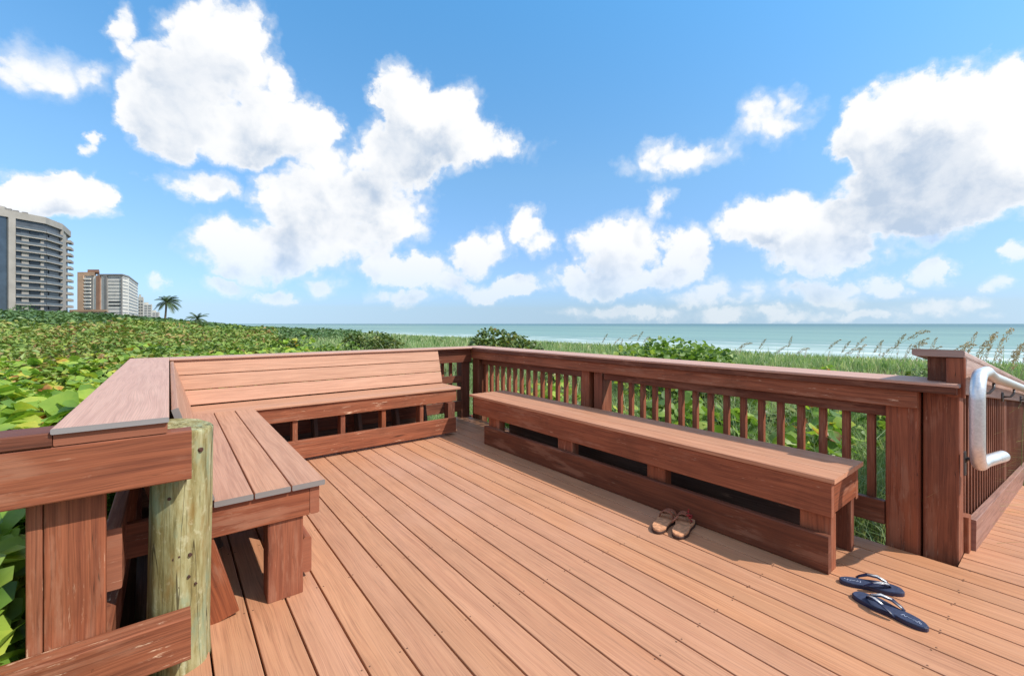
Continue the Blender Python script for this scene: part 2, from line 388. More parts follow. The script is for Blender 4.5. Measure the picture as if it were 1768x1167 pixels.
# ---------------------------------------------------------------- deck, ramp
YN, YE = -3.0, 4.98
b = MB()
x = .265 - .143 * 2
lines = []
while x < 3.12:
    x1 = min(x + .143, 3.13)
    b.box(x + .0035, x1 - .0035, YN + random.uniform(-.01, .01), YE, -.026, 0, 'y', .003)
    x = x1
x = 3.13
while x < 3.38:                                       # landing boards nearer than the right railing
    b.box(x + .0035, x + .143 - .0035, YN, .368, -.026, 0, 'y', .003); x += .143
tag(b.build('deck', M['deck']), kind='structure')
b = MB()                                              # joists and rim under the deck
for y in np.arange(-2.9, 5.0, .41): b.box(-.02, 3.10, y - .02, y + .02, -.22, -.03, 'x')
b.box(-.06, -.02, YN, YE, -.23, -.03, 'y'); b.box(3.105, 3.128, .4, YE, -.23, -.03, 'y'); b.box(-.02, 3.3, YE, YE + .04, -.23, -.002, 'x')
for y in (-2, 0, 2, 4):
    for xx in (.3, 2.9): b.box(xx - .07, xx + .07, y - .07, y + .07, -1.4, -.23, 'z')
tag(b.build('deck_frame', M['staindark']), kind='structure')
# screw heads in pairs over the joists
b = MB(); x = .265 - .143 * 2
while x < 3.4:
    for y in np.arange(-2.72, 5.0, .61):
        if x > 3.1 and y > .25: continue
        for q in (.013, .130):
            cx_, cy_ = x + q + random.uniform(-.004, .004), y + random.uniform(-.006, .006)
            b.prism([(cx_ + .0034 * math.cos(a), cy_ + .0034 * math.sin(a)) for a in np.arange(0, 6.28, 1.05)], -.001, .0012)
    x += .143
scr = b.build('deck_screws', M['screw']); scr.parent = bpy.data.objects['deck']
RS = -.118
b = MB(); x = x + 0
while x < 13:
    z = (x - 3.40) * RS
    b.board((x + .0715, .368, z - .013 + .0715 * RS), (x + .0715, -1.6, z - .013 + .0715 * RS), .136, .026, (-RS, 0, 1), .003); x += .143
tag(b.build('ramp', M['deck']), kind='structure')
b = MB()
for yy in (.26, -.7, -1.6): b.board((3.28, yy, -.14), (13, yy, -.14 + 9.72 * RS), .04, .19, (0, 0, 1))
tag(b.build('ramp_frame', M['dim']), kind='structure')

# ---------------------------------------------------------------- L-shaped corner bench
SA, SB = .57, 4.28            # front edges of the two seats
ZS = .505
bench = empty('corner_bench', (.3, 3.2, 0), 'L-shaped built-in corner bench with sloped plank backrest along the left and back of the deck', 'bench')
w = .1435
b = MB()
for i in range(3): b.box(SA - w * (i + 1) + .003, SA - w * i - .003, 2.13, SB - .002, ZS - .024, ZS, 'y', .004)
b.build('seat', M['seat'], bench)
b = MB()
for i in range(3): b.box(.13, 2.60, SB + w * i + .0025, SB + w * (i + 1) - .0025, ZS - .024, ZS, 'x', .004)
b.build('seat', M['seat'], bench)
# backrests : slope from the seat back to under the rail cap
def slope_boards(mb, p_low, p_high, along, n=3, t=.024):
    pl, ph = Vector(p_low), Vector(p_high); al = Vector(along); d = ph - pl; L = d.length; d.normalize()
    wb = L / n
    nrm = al.normalized().cross(d)
    for i in range(n):
        c0 = pl + d * (wb * (i + .5)); mb.board(c0, c0 + al, wb - .006, t, nrm, .003)
b = MB(); slope_boards(b, (.135, 2.12, ZS + .006), (.016, 2.12, .898), (0, 2.70, 0)); b.build('backrest', M['seat'], bench)
b = MB(); slope_boards(b, (.03, 4.715, ZS + .006), (.03, 4.835, .898), (2.57, 0, 0)); b.build('backrest', M['seat'], bench)
b = MB(); b.box(-.13, .505, 2.15, 2.188, .352, .480, 'x'); b.build('end_fascia', M['stain'], bench)
b = MB(); b.box(.507, .547, 2.15, SB + .02, .352, .480, 'y', .008); b.build('front_fascia', M['stain'], bench)
b = MB(); b.box(.548, 2.555, SB + .022, SB + .060, .352, .480, 'x'); b.build('front_fascia', M['stainworn'], bench)
b = MB(); b.box(.505, .543, 2.275, 4.24, .028, .198, 'y', .012); b.build('kick_board', M['stain'], bench)
b = MB(); b.box(.545, 2.49, 4.20, 4.238, .03, .192, 'x', .004); b.build('kick_board', M['stainworn'], bench)
b = MB(); b.box(.338, .482, 2.165, 2.275, 0.001, .351, 'z', .006); b.build('leg', M['stain'], bench)
for y in (2.75, 3.3, 3.85):
    b = MB(); b.box(.46, .50, y, y + .14, .001, .351, 'z'); b.build('leg', M['stain'], bench)
for i, x in enumerate((.895, 1.315, 1.72, 2.14)):
    b = MB(); b.box(x - .022, x + .022, 4.325, 4.42, .001, .35, 'z'); b.build('leg', M['stain'], bench)
b = MB(); b.box(2.415, 2.50, 4.242, 4.33, .03, .35, 'z'); b.build('leg', M['staindark'], bench)
# leaning backrest supports, floor to cap
def lean(mb, x0, y0, x1, y1, z0, z1, w, t, axis):
    mb.board((x0, y0, z0), (x1, y1, z1), w, t, (0, 1, 0) if axis == 'y' else (1, 0, 0), .003)
for y in (2.175, 2.85, 3.5, 4.1):
    b = MB(); lean(b, .165, y, -.075, y, 0.002, .87, .14, .036, 'y'); b.build('backrest_support', M['stain'] if y < 2.2 else M['dim'], bench)
for x in (.62, 1.16, 1.60, 2.02, 2.36):
    b = MB(); lean(b, x, 4.70, x, 4.93, 0.002, .87, .14, .036, 'x'); b.build('backrest_support', M['dim'], bench)
for x in (1.05, 2.33):
    b = MB(); b.box(x, x + .036, 4.34, 4.70, .34, .478, 'y'); b.build('seat_bearer', M['dim'], bench)
for y in (2.7, 3.4, 4.0):
    b = MB(); b.box(-.1, .50, y, y + .036, .352, .478, 'x'); b.build('seat_bearer', M['dim'], bench)

# ---------------------------------------------------------------- left railing (fascia, cap, posts)
lr = empty('deck_railing', (-.15, 3.0, 0), 'left railing with wide pale cap board and heavy red-brown front beam', 'railing', 'deck railings')
b = MB(); b.box(-.270, .0, 1.815, 5.08, .900, .917, 'y', .004); b.build('rail_cap', M['cap'], lr)
b = MB(); b.box(-.266, -.004, 1.828, 5.06, .864, .899, 'y', .003); b.build('sub_rail', M['stain'], lr)
b = MB(); b.box(-3.2, .060, 1.83, 1.905, .698, .862, 'x', .005); b.build('front_beam', M['stain'], lr)
b = MB(); b.box(-3.2, -.268, 1.825, 1.95, .8635, .905, 'x', .004); b.build('front_cap', M['staindark'], lr)
b = MB(); b.box(-3.2, .058, 1.83, 1.905, .092, .238, 'x', .005); b.build('bottom_rail', M['stainworn'], lr)
b = MB(); b.box(-.298, -.160, 1.907, 1.945, -1.0, .697, 'z', .004); b.build('post', M['stain'], lr)
b = MB(); b.box(-.335, -.300, 1.907, 2.05, -1.0, .697, 'z', .004); b.build('post', M['stainworn'], lr)
b = MB(); b.box(-.172, -.125, 1.98, 4.9, .33, .535, 'y', .006); b.build('middle_rail', M['stainworn'], lr)
b = MB(); b.box(-.20, -.15, 1.96, 4.9, .05, .215, 'y', .004); b.build('lower_rail', M['stainworn'], lr)
b = MB(); b.box(-.262, -.225, 1.96, 4.95, .70, .862, 'y', .004); b.build('outer_fascia', M['staindark'], lr)
for y in (3.4, 4.9):
    b = MB(); b.box(-.22, -.13, y, y + .09, -1.2, .86, 'z'); b.build('post', M['staindark'], lr)
b = MB(); b.tube([(-.06, 2.42, -1.2), (-.055, 2.42, .0), (-.05, 2.42, .34)], [.06, .058, .055], 16); b.build('pile', M['dim'], lr)
# round treated pile
pile = empty('round_post', (.03, 2.0, 0), 'round weathered green-yellow pine post standing at the near end of the corner bench', 'post')
ring = 40; V = []; F = []; uvs = []
b = MB(); n = 40; base = 0; zs = list(np.linspace(-1.0, .86, 60)) + [.885, .893]
for j, z in enumerate(zs):
    for k in range(n):
        a = 2 * math.pi * k / n
        rr = .090 + .0035 * math.sin(3 * a + z * 2) + .003 * math.sin(7 * a + 1.3 * z) + .0035 * (vnoise(np.array(k * .9), np.array(z * 5 + 40.)) - .5) - (.006 if j == len(zs) - 1 else 0)
        rr += .006 * math.exp(-((z - .02) / .08) ** 2) * math.cos(a)
        top = .012 * math.cos(a - 2.2) if z > .87 else 0
        b.v.append(Vector((.03 + rr * math.cos(a) + .012 * (z - .4), 2.0 + rr * math.sin(a), z + top - .04)))
for j in range(len(zs) - 1):
    for k in range(n):
        k2 = (k + 1) % n; A = j * n; b.poly([A + k, A + k2, A + n + k2, A + n + k], [(0, 0)] * 4, .5, 0, True)
A = (len(zs) - 1) * n
b.poly([A + k for k in range(n)], [(0, 0)] * n, .5, 1.0)
b.build('shaft', M['pile'], pile)
for az_, z_, r_ in ((-52, .77, .008), (-100, .41, .006), (-92, .415, .004), (-72, .41, .006), (-98, .33, .004), (-94, .31, .005), (-74, .335, .005), (-60, .30, .004), (-110, .62, .006)):
    a_ = math.radians(az_); c_, s_ = math.cos(a_), math.sin(a_)
    b = MB(); b.tube([(.03 + .080 * c_, 2.0 + .080 * s_, z_), (.03 + .0945 * c_ + .012 * (z_ - .4), 2.0 + .0945 * s_, z_)], r_, 8); b.build('nail_hole', M['sole'], pile)

# ---------------------------------------------------------------- back railing and right railing
def post(par, x0, x1, y0, y1, z1, m, c=.008, z0=-1.2):
    q = MB(); q.box(x0, x1, y0, y1, z0, z1, 'z', c); return q.build('post', m, par)
def baluster_proto(h, m):
    b_ = MB(); b_.box(-.019, .019, -.019, .019, 0, h, 'z', .003); return b_
br = empty('deck_railing', (1.6, 4.95, 0), 'back railing whose pale cap runs above the long plank backrest to the far corner', 'railing', 'deck railings')
b = MB(); b.box(.002, 3.088, 4.80, 5.08, .900, .917, 'x', .004); b.build('rail_cap', M['cap'], br)
b = MB(); b.box(.0, 3.09, 4.86, 5.065, .864, .899, 'x', .003); b.build('sub_rail', M['staindark'], br)
b = MB(); b.box(.0, 3.12, 4.87, 4.908, .725, .863, 'x', .003); b.build('fascia', M['staindark'], br)
b = MB(); b.box(.0, 2.995, 4.91, 4.948, .46, .55, 'x', .003); b.build('middle_rail', M['staindark'], br)
b = MB(); b.box(.0, 2.50, 4.96, 4.995, -.02, .30, 'x', .003); b.build('added_dark_board', M['dim'], br)  # added dark board standing in for the black shade under the back bench
b = MB(); b.box(.0, 2.995, 4.91, 4.948, .09, .22, 'x', .003); b.build('bottom_rail', M['staindark'], br)
pr = None
for i, x in enumerate(np.arange(.35, 3.1, .121)):
    if pr is None:
        pr = baluster_proto(.62, None).build('baluster', M['stain'], br, local=True); c = pr
    else: c = pr.copy(); COL.objects.link(c); c.parent = br
    c.location = Vector((x, 5.016, .1)) - br.location
post(br, 2.996, 3.120, 4.909, 5.03, .724, M['staindark'])
for x in (1.55,):
    b = MB(); b.box(x, x + .09, 4.95, 5.04, -1.2, .86, 'z'); b.build('post', M['staindark'], br)

rr_ = empty('deck_railing', (3.2, 2.7, 0), 'long right railing with thin square balusters behind the backless bench', 'railing', 'deck railings')
b = MB(); b.box(3.09, 3.40, .36, 5.08, .900, .917, 'y', .004); b.build('rail_cap', M['cap'], rr_)
b = MB(); b.box(3.098, 3.39, .37, 5.06, .862, .899, 'y', .004); b.build('sub_rail', M['staindark'], rr_)
b = MB(); b.box(3.120, 3.158, .520, 4.868, .770, .861, 'y', .004); b.build('fascia', M['stainworn'], rr_)
b = MB(); b.box(3.185, 3.223, .664, 2.70, .700, .861, 'y', .003); b.build('top_rail', M['staindark'], rr_)
b = MB(); b.box(3.185, 3.223, 2.87, 4.86, .700, .861, 'y', .003); b.build('top_rail', M['staindark'], rr_)
b = MB(); b.box(3.165, 3.203, .664, 2.70, .095, .225, 'y', .003); b.build('bottom_rail', M['staindark'], rr_)
b = MB(); b.box(3.165, 3.203, 2.87, 4.86, .095, .225, 'y', .003); b.build('bottom_rail', M['staindark'], rr_)
pr = None
for y in list(np.arange(.739, 2.6, .1212)) + list(np.arange(3.011, 4.75, .1212)):
    if pr is None:
        pr = baluster_proto(.66, None).build('baluster', M['stain'], rr_, local=True); c = pr
    else: c = pr.copy(); COL.objects.link(c); c.parent = rr_
    c.location = Vector((3.244, y, .10)) - rr_.location
post(rr_, 3.160, 3.30, .520, .660, .861, M['stain'])
post(rr_, 3.160, 3.30, 2.860, 2.96, .769, M['stain']); post(rr_, 3.175, 3.32, 2.715, 2.815, .86, M['stain'])
post(rr_, 3.13, 3.27, 4.72, 4.86, .861, M['staindark'])
b = MB(); b.box(3.30, 3.36, 2.815, 2.86, .1, .86, 'z'); b.build('spacer', M['staindark'], rr_)

# ---------------------------------------------------------------- ramp railing
rp = empty('ramp_railing', (3.3, .4, 0), 'tall railing beside the descending ramp with close balusters, end post and pale handrail board', 'railing')
post(rp, 3.205, 3.345, .372, .512, .899, M['stain'], .008)
b = MB(); b.box(3.215, 3.30, .395, .495, .918, 1.04, 'z'); b.build('post_top', M['staindark'], rp)
SL = lambda x, z: z + (x - 3.2) * RS
XE = 11.0
b = MB(); b.board((3.14, .445, SL(3.14, 1.062)), (XE, .445, SL(XE, 1.062)), .20, .036, (-RS, 0, 1), .01); b.build('rail_cap', M['weather'], rp)
b = MB(); b.box(3.347, 3.424, .352, .40, -.02, .19, 'z', .006); b.build('post_block', M['stain'], rp)
b = MB(); b.board((3.175, .362, SL(3.175, .951)), (XE, .362, SL(XE, .951)), .036, .182, (-RS, 0, 1), .004); b.build('beam', M['weather'], rp)
b = MB(); b.box(3.150, 3.174, .345, .415, .846, 1.046, 'z', .006); b.build('beam_end', M['stain'], rp)
b = MB(); b.board((3.43, .352, SL(3.43, .085)), (XE, .352, SL(XE, .085)), .036, .20, (-RS, 0, 1), .004); b.build('skirt_board', M['skirt'], rp)
pr = None
for i in range(56):
    x = 3.44 + .121 * i
    if pr is None:
        pr = baluster_proto(.80, None).build('baluster', M['staindark'], rp, local=True); c = pr
    else: c = pr.copy(); COL.objects.link(c); c.parent = rp
    c.location = Vector((x, .395, SL(x, .15))) - rp.location
for x in (5.5, 7.9, 10.2): post(rp, x, x + .14, .372, .47, SL(x, 1.04), M['staindark'], z0=-2.5)
b = MB(); b.board((3.3, .42, SL(3.3, .10)), (XE, .42, SL(XE, .10)), .036, .12, (-RS, 0, 1), .004); b.build('bottom_rail', M['staindark'], rp)
# metal handrail
hr = empty('handrail', (3.1, .28, 0), 'curved brushed metal handrail looping down at the end of the ramp railing', 'handrail')
def arc(c, r, a0, a1, n):      # in the x,z plane
    return [(c[0] + r * math.cos(math.radians(a0 + (a1 - a0) * i / n)), .285, c[1] + r * math.sin(math.radians(a0 + (a1 - a0) * i / n))) for i in range(n + 1)]
R_ = .115; xk = 2.965; zt, zb = .978, .545
pts = [(XE - .5, .285, zt - .02 + (XE - .5 - 3.3) * RS)] + [(x_, .285, zt - .02 + (x_ - 3.3) * RS) for x_ in np.linspace(9, 3.55, 12)] + [(3.3, .285, zt - .003)]
pts += arc((xk + R_, zt - R_), R_, 90, 180, 14) + arc((xk + R_, zb + R_), R_, 180, 270, 14) + [(xk + R_ + .07, .279, zb), (xk + R_ + .16, .258, zb + .002), (xk + R_ + .26, .232, zb + .004)]
b = MB(); b.tube(pts, .0275, 20); b.build('pipe', M['steel'], hr)
for x_ in (3.62, 4.9, 6.6):
    z_ = zt - .02 + (x_ - 3.3) * RS
    b = MB(); b.tube([(x_, .285, z_ - .03), (x_ - .01, .285, z_ - .06), (x_ - .03, .30, z_ - .085), (x_ - .04, .342, z_ - .09)], .007, 8); b.tube([(x_ - .04, .344, z_ - .09), (x_ - .04, .333, z_ - .09)], .035, 14); b.build('bracket', M['bolt'], hr)
b = MB(); b.tube([(3.16, .31, zb), (3.21, .34, zb - .01), (3.22, .352, zb - .03)], .008, 8); b.box(3.205, 3.24, .350, .358, zb - .10, zb + .02, 'z'); b.build('bracket', M['bolt'], hr)

# ---------------------------------------------------------------- backless bench on the right
bb = empty('backless_bench', (2.75, 2.3, 0), 'long backless bench with pale plank seat in front of the right railing', 'bench')
b = MB()
for i in range(3): b.box(2.535 + .1565 * i + .001, 2.535 + .1565 * (i + 1) - .001, .72, 4.0, .443, .466, 'y', .003)
b.build('seat', M['seatb'], bb)
b = MB(); b.box(2.545, 2.583, .735, 3.93, .272, .442, 'y', .004); b.build('front_beam', M['stain'], bb)
b = MB(); b.box(2.93, 2.968, .735, 3.93, .272, .442, 'y', .004); b.build('rear_beam', M['stain'], bb)
b = MB(); b.box(2.584, 2.929, .735, .773, .285, .442, 'x', .004); b.build('end_beam', M['stain'], bb)
b = MB(); b.box(2.584, 2.929, 3.89, 3.928, .285, .442, 'x', .004); b.build('end_beam', M['stain'], bb)
b = MB(); b.box(2.525, 2.563, .742, 3.70, .001, .186, 'y', .008); b.build('kick_board', M['staindark'], bb)
for y0, y1 in ((.742, .88), (1.66, 1.80), (2.50, 2.67), (3.50, 3.68)):
    b = MB(); b.box(2.5655, 2.64, y0, y1, .001, .272, 'z', .006); b.build('leg', M['stain'], bb)
    b = MB(); b.box(2.88, 2.9285, y0, y1 - .03, .001, .284, 'z', .006); b.build('leg', M['staindark'], bb)
b = MB(); b.box(2.845, 2.879, .90, 3.70, .001, .165, 'y', .006); b.build('rear_kick_board', M['dim'], bb)  # shade under the seat is put into this board's dark wood colour
for y_ in (1.25, 2.1, 3.1):
    b = MB(); b.box(2.6405, 2.844, y_, y_ + .09, .03, .07, 'x'); b.build('cross_member', M['weather'], bb)

# ---------------------------------------------------------------- flip-flops and sandals
def sole_outline(L, side=1, n=44):
    o = []
    for i in range(n):
        a = 2 * math.pi * i / n; c_, s_ = math.cos(a), math.sin(a); x = math.copysign(abs(c_) ** .82, c_) * L / 2; u = (x / L * 2 + 1) / 2
        wd = .039 + .013 * u - .010 * math.exp(-((u - .42) / .16) ** 2)
        y = wd * (abs(s_) ** .78) * (1 if s_ >= 0 else -1)
        y += side * .006 * math.sin(math.pi * u)
        o.append((x, y * L / .26))
    return o
def flipflop(label, heel, toe, side):
    h, t_ = Vector(heel), Vector(toe); c = (h + t_) / 2; L = (t_ - h).length; rz = math.atan2(t_.y - h.y, t_.x - h.x)
    e = empty('flip_flop', (c.x, c.y, .001), label, 'flip-flop', None, rz)
    b = MB(); b.prism(sole_outline(L, side), 0, .016, .002); b.build('sole', M['navydark'], e, local=True)
    b = MB(); b.prism([(x * .975, y * .95) for x, y in sole_outline(L, side)], .0162, .0185, .001); b.build('footbed', M['navy'], e, local=True)
    ax = L * .30
    for sg in (1, -1):
        pts = [(ax, 0, .020), (ax - .012, sg * .010, .034), (ax - .04, sg * .028, .044), (ax - .075, sg * .040, .040), (ax - .105, sg * .042, .026), (ax - .118, sg * .042, .016)]
        b = MB(); b.tube(pts, [.005, .010, .013, .012, .009, .007], 10, True, .3); b.build('strap', M['navydark'], e, local=True)
        pts2 = [(p[0], p[1] * .97, p[2] + .0035) for p in pts[1:4]]
        b = MB(); b.tube(pts2, [.007, .008, .005], 8, True, .3); b.build('strap_trim', M['silver'], e, local=True)
    b = MB(); q = []
    for i in range(46):
        u = i / 45; q.append((-L * .42 + u * .065, .008 * math.sin(u * 33) * (.5 + .5 * math.sin(u * 7 + 1)) , .0196))
    b.tube(q, .0011, 5); b.build('script_mark', M['script'], e, local=True)
    return e
def F3(px, py, z=.018): x_, y_ = P(px, py, z); return (x_, y_, 0)
flipflop('navy flip-flop lying nearest the bench end, its toe turned away from the bench', F3(1449, 998), F3(1561, 1019), 1)
flipflop('navy flip-flop lying further from the bench, its toe pointing back towards the bench corner', F3(1603, 1083), F3(1473, 1021), -1)
def sandal(label, heel, toe, red, side):
    h, t_ = Vector(heel), Vector(toe); c = (h + t_) / 2; L = (t_ - h).length; rz = math.atan2(t_.y - h.y, t_.x - h.x)
    e = empty('sandal', (c.x, c.y, .001), label, 'sandal', None, rz)
    b = MB(); b.prism(sole_outline(L, side), 0, .014, .002); b.build('sole', M['sole'], e, local=True)
    b = MB(); b.prism([(x * .97, y * .94) for x, y in sole_outline(L, side)], .0142, .026, .003); b.build('footbed', M['tan'], e, local=True)
    for k, (xx, hgt) in enumerate(((.30 * L, .04), (.10 * L, .055))):
        w_ = .045 if k == 0 else .044
        pts = [(xx + (.008 if k else 0) * 0, w_ * math.cos(a), .018 + hgt * math.sin(a)) for a in np.linspace(0, math.pi, 12)]
        b = MB(); b.tube(pts, .017, 8, True, .16, (0, 0, 1)); b.build('strap', M['brownstrap'], e, local=True)
    if red:
        b = MB()
        for i in range(9):
            a = random.uniform(.2, 1.1); xx = random.uniform(.05, .33) * L
            pc = Vector((xx, -.046 * math.cos(a), .022 + .06 * math.sin(a))); 
            b.tube([pc + Vector((0, -.004, -.006)), pc, pc + Vector((0, -.004, .008))], [.002, .009, .002], 7)
        b.build('red_flower_trim', M['redtrim'], e, local=True)
    else:
        pts = [(.0 - .02, -.046 + .0, .03), (-.01, -.062, .05), (.02, -.070, .06), (.05, -.062, .05)]
        b = MB(); b.tube(pts, .006, 8); b.build('buckle_strap', M['brownstrap'], e, local=True)
    return e
sandal('tan sandal with plain brown straps, on the side farther from the flip-flops', F3(1133, 913, .03), F3(1162, 881, .03), False, 1)
sandal('tan sandal with red flower trim on its outer strap, beside the bench kick board', F3(1169, 922, .03), F3(1186, 884, .03), True, -1)

# ---------------------------------------------------------------- terrain and sea
def shore_x(y): return np.where(y < 150, 92 - .12 * y, 74 + .058 * (y - 150))
def ground_h(x, y):
    off = shore_x(y) - x                      # metres inland
    h = np.full_like(x, -.62) + .35 * fbm(x * .09, y * .09, 3)
    h = h + .35 * np.exp(-((x - 9) / 6.0) ** 2) * (1 - sst(y, 12, 40))
    h = h - .34 * sst(x, 10, 22) - .7 * sst(x, 26, 44) - 2.6 * sst(x, 36, 60)
    h = h + 1.3 * sst(-x + .16 * y, 10, 50) * sst(y, 12, 70)
    h = h + .3 * sst(y, 30, 90) * sst(off, 40, 75)
    h = np.where(off < 38, np.minimum(h, -4.3 + .030 * off), h)
    h = np.where(off < 0, -4.3 + .03 * off, h)
    return np.maximum(h, -7)
r = np.concatenate([[0], np.geomspace(.8, 4000, 150)]); th = np.linspace(0, 2 * np.pi, 181)[:-1]
RR, TT = np.meshgrid(r, th, indexing='ij')
X = RR * np.sin(TT); Y = RR * np.cos(TT); Z = ground_h(X, Y)
V = np.stack([X.ravel(), Y.ravel(), Z.ravel()], 1); nt = len(th)
F = []
for i in range(len(r) - 1):
    a = i * nt + np.arange(nt); a2 = i * nt + (np.arange(nt) + 1) % nt
    F.append(np.stack([a, a + nt, a2 + nt, a2], 1))
F = np.concatenate(F)
off = shore_x(Y) - X
veg = (sst(off, 42, 52) * np.where((RR < 3) & (X > -.1), .8, 1)).ravel()
gr = tri_mesh('ground', V, F, np.zeros(len(F)), M['ground'], smooth=True, extra=veg); tag(gr, kind='structure')
b = MB(); rs = [60, 200, 700, 3000, 12000, 60000]
V = []; F = []
for i, q in enumerate(rs):
    for k in range(64): a = 2 * math.pi * k / 64; V.append((q * math.sin(a), q * math.cos(a), -4.3))
V.append((0, 0, -4.3))
for k in range(64):
    for i in range(len(rs) - 1): F.append((i * 64 + k, i * 64 + 64 + k, i * 64 + 64 + (k + 1) % 64, i * 64 + (k + 1) % 64))
V = V[:-1]
sea = tri_mesh('sea', V, F, np.zeros(len(F)), M['sea']); tag(sea, kind='structure')

# ---------------------------------------------------------------- vegetation
def canopy(x, y):
    rr = np.hypot(x, y); gh = ground_h(x, y)
    azl = sst(-np.degrees(np.arctan2(x, np.maximum(y, .1))), -8, 2)
    h = gh + 1.22 + 1.0 * fbm(x * .5, y * .5, 4) + 1.2 * fbm(x * .14 + 9, y * .14, 3) * sst(rr, 6, 25)
    h = h + .30 * sst(rr, 6, 30) + .45 * sst(rr, 30, 80) * azl - .85 * (1 - azl) * sst(rr, 12, 45)
    return h
def polar(n, r0, r1, a0, a1):
    rr = np.exp(RNG.uniform(np.log(r0), np.log(r1), n)); a = np.radians(RNG.uniform(a0, a1, n))
    return rr * np.sin(a), rr * np.cos(a), rr, a
AT = math.degrees(T)
# near sea grape thicket, world azimuths measured from +Y
x, y, rr, a = polar(30000, 1.6, 14, -38, 24)
keep = ~((x > -.42) & (y < 5.35)) & (y > .8)
keep &= (x < .9 + .25 * (y - 5) + 1.2 * fbm(x * .3, y * .3)) | (y < 5.0)
x, y, rr = x[keep], y[keep], rr[keep]
lump = fbm(x * 1.6 + 3, y * 1.6, 3); dep = np.abs(RNG.normal(0, .17, len(x))) - .55 * lump
z = canopy(x, y) - dep
Pn = np.stack([x, y, z], 1); S1 = RNG.uniform(.09, .21, len(x)) * (1 - .15 * sst(rr, 6, 14))
pat = np.clip(RNG.random(len(x)) * .6 + .4 * (fbm(x * .8 + 30, y * .8, 3) + .5), 0, 1)
# outer skin beside the deck, down to the sand
n = 4200; y2 = RNG.uniform(.9, 5.3, n); x2 = -.46 - np.abs(RNG.normal(0, .16, n)); z2 = RNG.uniform(-.75, .55, n)
n3 = 1500; x3 = RNG.uniform(-.5, 2.2, n3); y3 = 5.3 + np.abs(RNG.normal(0, .2, n3)); z3 = RNG.uniform(-.7, .45, n3)
Pn = np.vstack([Pn, np.stack([x2, y2, z2], 1), np.stack([x3, y3, z3], 1)])
S1 = np.concatenate([S1, RNG.uniform(.09, .17, n + n3)]); pat = np.concatenate([pat, RNG.random(n + n3) * .62])
V, F, rn = scatter(Pn, S1, 'round', .55, pat)
tag(tri_mesh('sea_grape_thicket', V, F, rn, M['grape'], smooth=True), 'dense thicket of round green, yellow and rusty sea grape leaves beside the left railing', 'thicket', kind='stuff')
b = MB()
for i in range(260):
    q = RNG.integers(0, len(x)); p_ = Vector((float(x[q]), float(y[q]), float(z[q])))
    if p_.length > 8: continue
    b.tube([p_ + Vector((random.uniform(-.2, .2), random.uniform(-.2, .2), -.5)), p_ + Vector((random.uniform(-.05, .05), random.uniform(-.05, .05), -.2)), p_ + Vector((0, 0, .03))], [.006, .005, .003], 5)
for i in range(120):
    yy = random.uniform(.9, 5.2); xx = -.5 - random.random() * .3
    b.tube([(xx, yy, -.8), (xx + random.uniform(-.1, .1), yy + random.uniform(-.1, .1), -.2), (xx + random.uniform(-.2, .1), yy + random.uniform(-.2, .2), .4)], [.011, .008, .004], 5)
tag(b.build('thicket_twigs', M['twig']), 'pale bare twigs among the sea grape leaves left of the deck', 'twigs', kind='stuff')
# mid and far thicket
x, y, rr, a = polar(60000, 9, 60, -38, 12)
keep = (x < 1.5 + .12 * (y - 5) + 2 * fbm(x * .1, y * .1))
x, y, rr = x[keep], y[keep], rr[keep]
z = canopy(x, y) - np.abs(RNG.normal(0, .18, len(x))) + .9 * fbm(x * .7 + 50, y * .7, 3) * sst(rr, 9, 16)
V, F, rn = scatter(np.stack([x, y, z], 1), RNG.uniform(.7, 1.3, len(x)) * np.maximum(.15, .0085 * rr), 'oval', .6, np.clip(RNG.random(len(x)) * .65 + .35 * (fbm(x * .5 + 30, y * .5, 3) + .5), 0, 1))
tag(tri_mesh('sea_grape_scrub', V, F, rn, M['grapefar']), 'olive-green scrub sloping away behind the near thicket towards the buildings', 'scrub', kind='stuff')
x, y, rr, a = polar(60000, 45, 900, -38, 19)
keep = (shore_x(y) - x > 44)
x, y, rr = x[keep], y[keep], rr[keep]
z = canopy(x, y) + 1.0 * sst(-x / np.maximum(y, 1), -.06, .12) * sst(rr, 50, 110) * (.6 + 1.2 * fbm(x * .06, y * .06)) - np.abs(RNG.normal(0, .3, len(x)))
V, F, rn = scatter(np.stack([x, y, z], 1), RNG.uniform(.7, 1.3, len(x)) * (.0085 * rr), 'oval', .6)
tag(tri_mesh('coastal_scrub', V, F, rn, M['scrub']), 'dark green belt of coastal scrub at the foot of the apartment towers', 'scrub', kind='stuff')

# dune grass
def blades(x, y, z, h, w, lean_):
    n = len(x); a = RNG.uniform(0, 2 * np.pi, n); d = np.stack([np.cos(a), np.sin(a), np.zeros(n)], 1)
    s = np.stack([-np.sin(a), np.cos(a), np.zeros(n)], 1) * w[:, None]
    # turn the blade's face at random
    f = RNG.uniform(0, 2 * np.pi, n); s = np.stack([np.cos(f), np.sin(f), np.zeros(n)], 1) * w[:, None]
    p0 = np.stack([x, y, z], 1); up = np.array([0, 0, 1.0])
    ln = lean_[:, None] * h[:, None]
    p1 = p0 + d * ln * .22 + up * h[:, None] * .55; p2 = p0 + d * ln + up * h[:, None] * (1 - .35 * lean_[:, None])
    V = np.stack([p0 - s, p0 + s, p1 - s * .8, p1 + s * .8, p2], 1).reshape(-1, 3)
    F0 = np.array([[0, 1, 3], [0, 3, 2], [2, 3, 4]])
    F = (F0[None] + (np.arange(n) * 5)[:, None, None]).reshape(-1, 3)
    return V, F, np.repeat(RNG.random(n), 3)
x, y, rr, a = polar(62000, 3.4, 34, -2, 90)
clump = fbm(x * .8, y * .8, 3)
